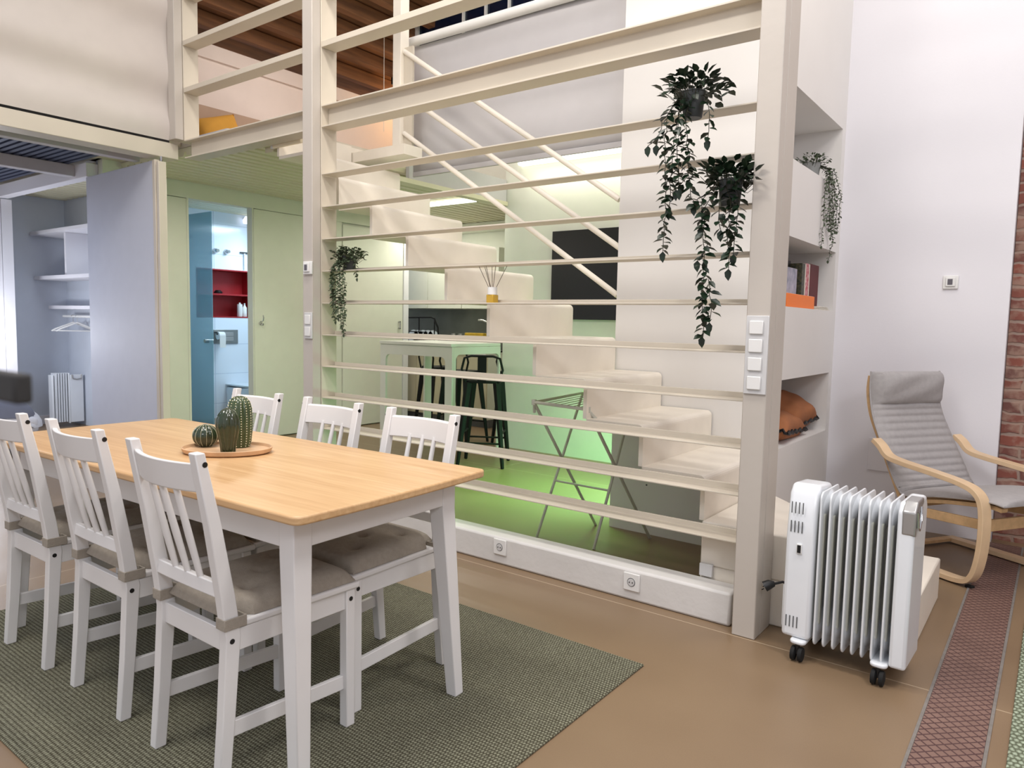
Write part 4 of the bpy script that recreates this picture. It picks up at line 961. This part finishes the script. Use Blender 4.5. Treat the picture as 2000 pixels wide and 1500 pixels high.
# control box at left (x from -.19)
b = MB(); pr = [(-.115, z0+.0), (.115, z0), (.115, z1-.06), (.09, z1-.005), (-.06, z1+.005), (-.092, z1-.03), (-.112, .5)]
b.prism(pr, -.225, -.115, 'x'); cb = b.build('control_box', 'radwhite', hr, bevel=.016, seg=4)
def slots(yy, zc, n_=4, h_=.045, x0=-.208, dx=.014):
    for i in range(n_): B(x0+i*dx, x0+i*dx+.0038, yy-.0012, yy+.001, zc-h_/2, zc+h_/2).build('vent_slot', 'groove', cb)
for zc in (.605, .53): slots(-.1125, zc)
slots(-.1155, .15)
B(-.180, -.160, -.1185, -.112, .425, .465).build('switch_frame', 'plastic', cb, bevel=.002); B(-.1765, -.1635, -.1205, -.118, .43, .46).build('power_switch', 'black', cb)
for i in range(4): B(-.205+i*.018, -.197+i*.018, -.03, -.005, z1-.001, z1+.0008).build('vent_slot', 'groove', cb)
for i in range(4): B(-.205+i*.018, -.197+i*.018, .01, .035, z1-.004, z1-.0022).build('vent_slot', 'groove', cb)
for i in range(8):
    x = -.098+i*.034
    f = MB()
    f.prism(rrect(.238, z1-z0-.0, .028, 6, 0, (z0+z1)/2-.01), x-.0035, x+.0035, 'x')
    fin = f.build('fin', 'radwhite', hr, bevel=.0025)
    c = MB()
    for ya in (-.075, 0, .075): c.prism(rrect(.026, .44, .011, 3, ya, (z0+z1)/2-.015), x-.0095, x+.0095, 'x')
    c.build('oil_channel', 'radgap', fin, bevel=.003)
    for zc, rr in ((z1-.075, .062), (z0+.065, .060)):
        d = MB(); prof = [(rr*.55, -.016), (rr*.8, -.009), (rr, -.003), (rr, .003), (rr*.8, .009), (rr*.55, .016)]
        d.lathe(prof, (x, 0, zc), 24, mtx=Matrix.Rotation(PI/2, 4, 'Y')); d.build('header_ring', 'radwhite', fin, smooth=True)
        d = MB(); d.lathe([(.10*.55, -.012), (.10, -.003), (.10, .003), (.10*.55, .012)], (x, 0, zc), 24, mtx=Matrix.Rotation(PI/2, 4, 'Y') @ Matrix.Diagonal((.55, 1, 1, 1))); d.build('header_flare', 'radwhite', fin, smooth=True)
MB().prism([(-.12, z0-.01), (.11, z0-.01), (.115, z1-.04), (.085, z1), (-.09, z1), (-.12, z1-.035)], .165, .222, 'x').build('end_cap', 'radwhite', hr, bevel=.012, seg=4)
gh = MB().prism([(-.122, z1-.115), (-.124, z1-.03), (-.085, z1+.004), (.02, z1+.004), (.02, z1-.02), (-.08, z1-.05), (-.095, z1-.125)], .180, .2245, 'x').build('handle', 'silver', hr, bevel=.006, seg=3)
MB().tube([(.2255, -.105, z1-.03), (.229, -.10, z1-.085), (.229, -.075, z1-.10), (.229, -.05, z1-.07), (.2255, -.04, z1-.02)], .005, 8).build('handle_ring', 'chrome', gh, smooth=True)
for x in (-.155, .135):
    ft = MB().prism(rrect(.06, .27, .02, 4, x, 0), .068, .085, 'z').build('foot', 'radwhite', hr, bevel=.006)
    for y in (-.12, .12):
        w_ = MB()
        for dx in (-.014, .014): w_.lathe([(.012, -.010), (.027, -.007), (.029, 0), (.027, .007), (.012, .010)], (x+dx, y, .029), 18, mtx=Matrix.Rotation(PI/2, 4, 'Y'))
        w_.build('castor', 'rubber', ft, smooth=True); MB().cyl((x, y, .03), (x, y, .07), .009).build('castor_stem', 'black', ft)
# cable spool + plug
B(-.242, -.232, -.06, .06, .10, .27).build('cord_wrap', 'radwhite', cb, bevel=.004, seg=3)
b = MB()
for i in range(5): b.tube([(-.229, .045*math.cos(t), .185+.075*math.sin(t)) for t in [k*PI/8 for k in range(17)]], .004, 6) if i == 0 else b.tube([(-.229-.0+.001*i, (.045-.007*i)*math.cos(t), .185+(.075-.008*i)*math.sin(t)) for t in [k*PI/8 for k in range(17)]], .004, 6)
b.tube([(-.232, .0, .255), (-.26, -.01, .262), (-.285, -.035, .255)], .0055, 8)
b.build('power_cord', 'black', hr, smooth=True)
b = MB(); b.tube([(-.285, -.035, .255), (-.300, -.045, .252), (-.318, -.055, .240)], [.011, .019, .022], 12); pg = b.build('plug', 'black', hr, smooth=True)
for dx in (-.006, .008): MB().cyl((-.318+dx*.3, -.058, .238+dx), (-.322+dx*.3, -.075, .236+dx), .0024, 6).build('plug_pin', 'chrome', pg)
# ---------------------------------------------------------------- armchair
AR = math.radians(-32)
ac = thing('bentwood_armchair', 'bentwood birch armchair with a ribbed light grey cushion', 'armchair', (-.31, 4.70, 0), AR); ac.scale = (1.0, 1.04, 1.0)
# local: x forward, y left(+) = far side, z up
def catmull(P_, n_=8):
    P_ = [Vector(p) for p in P_]; Q = []
    for i in range(len(P_)-1):
        p0 = P_[max(i-1, 0)]; p1 = P_[i]; p2 = P_[i+1]; p3 = P_[min(i+2, len(P_)-1)]
        for k in range(n_):
            t = k/n_; Q.append(.5*((2*p1)+(-p0+p2)*t+(2*p0-5*p1+4*p2-p3)*t*t+(-p0+3*p1-3*p2+p3)*t**3))
    Q.append(P_[-1]); return Q
def ribbon(b, pts, wd, th, y):
    """bent wood band in the x-z plane at lateral y"""
    V = catmull([(p[0], 0, p[1]) for p in pts], 6); rings = []
    for i, p in enumerate(V):
        d = (V[min(i+1, len(V)-1)]-V[max(i-1, 0)]).normalized(); nn = Vector((-d.z, 0, d.x))
        rings.append([b.bm.verts.new(p + nn*s1*th/2 + Vector((0, y+s2*wd/2, 0))) for s1, s2 in ((-1, -1), (1, -1), (1, 1), (-1, 1))])
    for A_, B_ in zip(rings, rings[1:]):
        for i in range(4): b.bm.faces.new((A_[i], A_[(i+1) % 4], B_[(i+1) % 4], B_[i]))
    b.bm.faces.new(rings[0][::-1]); b.bm.faces.new(rings[-1])
sidep = [(-.40, .665), (-.355, .635), (-.30, .585), (-.20, .565), (0, .545), (.15, .525), (.235, .495), (.275, .43), (.285, .30), (.275, .16), (.245, .06), (.18, .025), (.0, .022), (-.25, .022), (-.40, .022)]
for y in (-.315, .315):
    b = MB(); ribbon(b, sidep, .062, .026, y); o = b.build('arm_loop', 'birch', ac, bevel=.002)
    B(.215, .25, y-.012, y+.012, 0, .014).build('foot_pad', 'rubber', o)
seatp = [(-.52, 1.03), (-.525, .93), (-.495, .80), (-.425, .66), (-.35, .52), (-.285, .40), (-.25, .35), (-.18, .348), (0, .39), (.25, .425), (.33, .42)]
for y in (-.245, .245):
    b = MB(); ribbon(b, seatp, .045, .022, y); b.build('seat_rail', 'birchside', ac, bevel=.002)
for x, z, hh, in ((-.385, .022, .05), (.268, .33, .06), (-.30, .30, .05)): MB().bar((x, -.30, z), (x, .30, z), hh, .02, (0, 0, 1) if z > .1 else (1, 0, 0)).build('cross_rail', 'birchside', ac, bevel=.003)
for z_ in (.95, .80, .62): 
    x_ = {.95: -.54, .80: -.51, .62: -.42}[z_]; MB().bar((x_, -.24, z_), (x_, .24, z_), .05, .012, (0, 0, 1)).build('back_slat', 'birchside', ac)
MB().bar((-.28, -.28, .30), (.26, -.28, .33), .05, .02, (0, 0, 1)).build('side_rail', 'birchside', ac, bevel=.003); MB().bar((-.28, .28, .30), (.26, .28, .33), .05, .02, (0, 0, 1)).build('side_rail', 'birchside', ac, bevel=.003)
# cushion
cl = catmull([(-.500, 0, 1.055), (-.498, 0, .93), (-.467, 0, .80), (-.395, 0, .66), (-.318, 0, .52), (-.25, 0, .41), (-.19, 0, .38), (0, 0, .42), (.25, 0, .455), (.36, 0, .45)], 16)
LN = len(cl)-1
def wid(u): return .268 if u < .16 else (.268+.018*min(1, (u-.16)/.3))
def cu(sgn):
    def g(u, v):
        i = u*LN; i0 = min(int(i), LN-1); p = cl[i0].lerp(cl[i0+1], i-i0); d = (cl[min(i0+1, LN)]-cl[max(i0-1, 0)]).normalized(); nn = Vector((-d.z, 0, d.x))
        if nn.x < 0 and u < .5: nn = -nn
        if u >= .5 and nn.z < 0: nn = -nn
        nn = Vector((abs(d.z), 0, abs(d.x) if u > .55 else .2)).normalized()
        y = 2*v-1; e = max(0, 1-abs(y)**6)**.5; eu = max(0, 1-abs(2*u-1)**40)**.5
        th = .034
        if u < .17: th = .030+.052*max(0, math.sin(PI*(u+.01)/.18))**.5 + .004*math.sin(60*u+5*y)
        elif u < .60: th = .026+.009*abs(math.sin((u-.17)*LN*PI/4.6))
        elif u < .64: th = .028
        else: th = .030+.005*math.sin(PI*(u-.64)/.36)
        return p + nn*(th*e*eu if sgn > 0 else -.006) + Vector((0, y*wid(u), 0))
    return g
b = MB(); b.grid(cu(1), 220, 16); b.grid(cu(-1), 220, 16); bmesh.ops.remove_doubles(b.bm, verts=b.bm.verts, dist=.0002)
be = [e for e in b.bm.edges if len(e.link_faces) == 1]
bmesh.ops.bridge_loops(b.bm, edges=be) if be else None
cs = b.build('cushion', 'greycloth', ac, smooth=True)
pts = [cu(-1)(i/60, 0)+Vector((0, -.003, .004)) for i in range(61)]; MB().tube(pts, .005, 6).build('piping', 'greycloth', cs, smooth=True)
pts = [cu(-1)(i/60, 1)+Vector((0, .003, .004)) for i in range(61)]; MB().tube(pts, .005, 6).build('piping', 'greycloth', cs, smooth=True)
# blurred block at left edge
bk = thing('charcoal_slab', 'blurred dark charcoal slab jutting in at the left edge, close to the camera', 'slab', (-.462, .158, 1.2572))
B(-.105, 0, -.005, .005, -.0085, .0085).build('slab_arm', 'darkgrey', bk, bevel=.002); MB().cyl((-.095, 0, -1.2572), (-.095, 0, -.0085), .006).build('support_pole', 'black', bk)
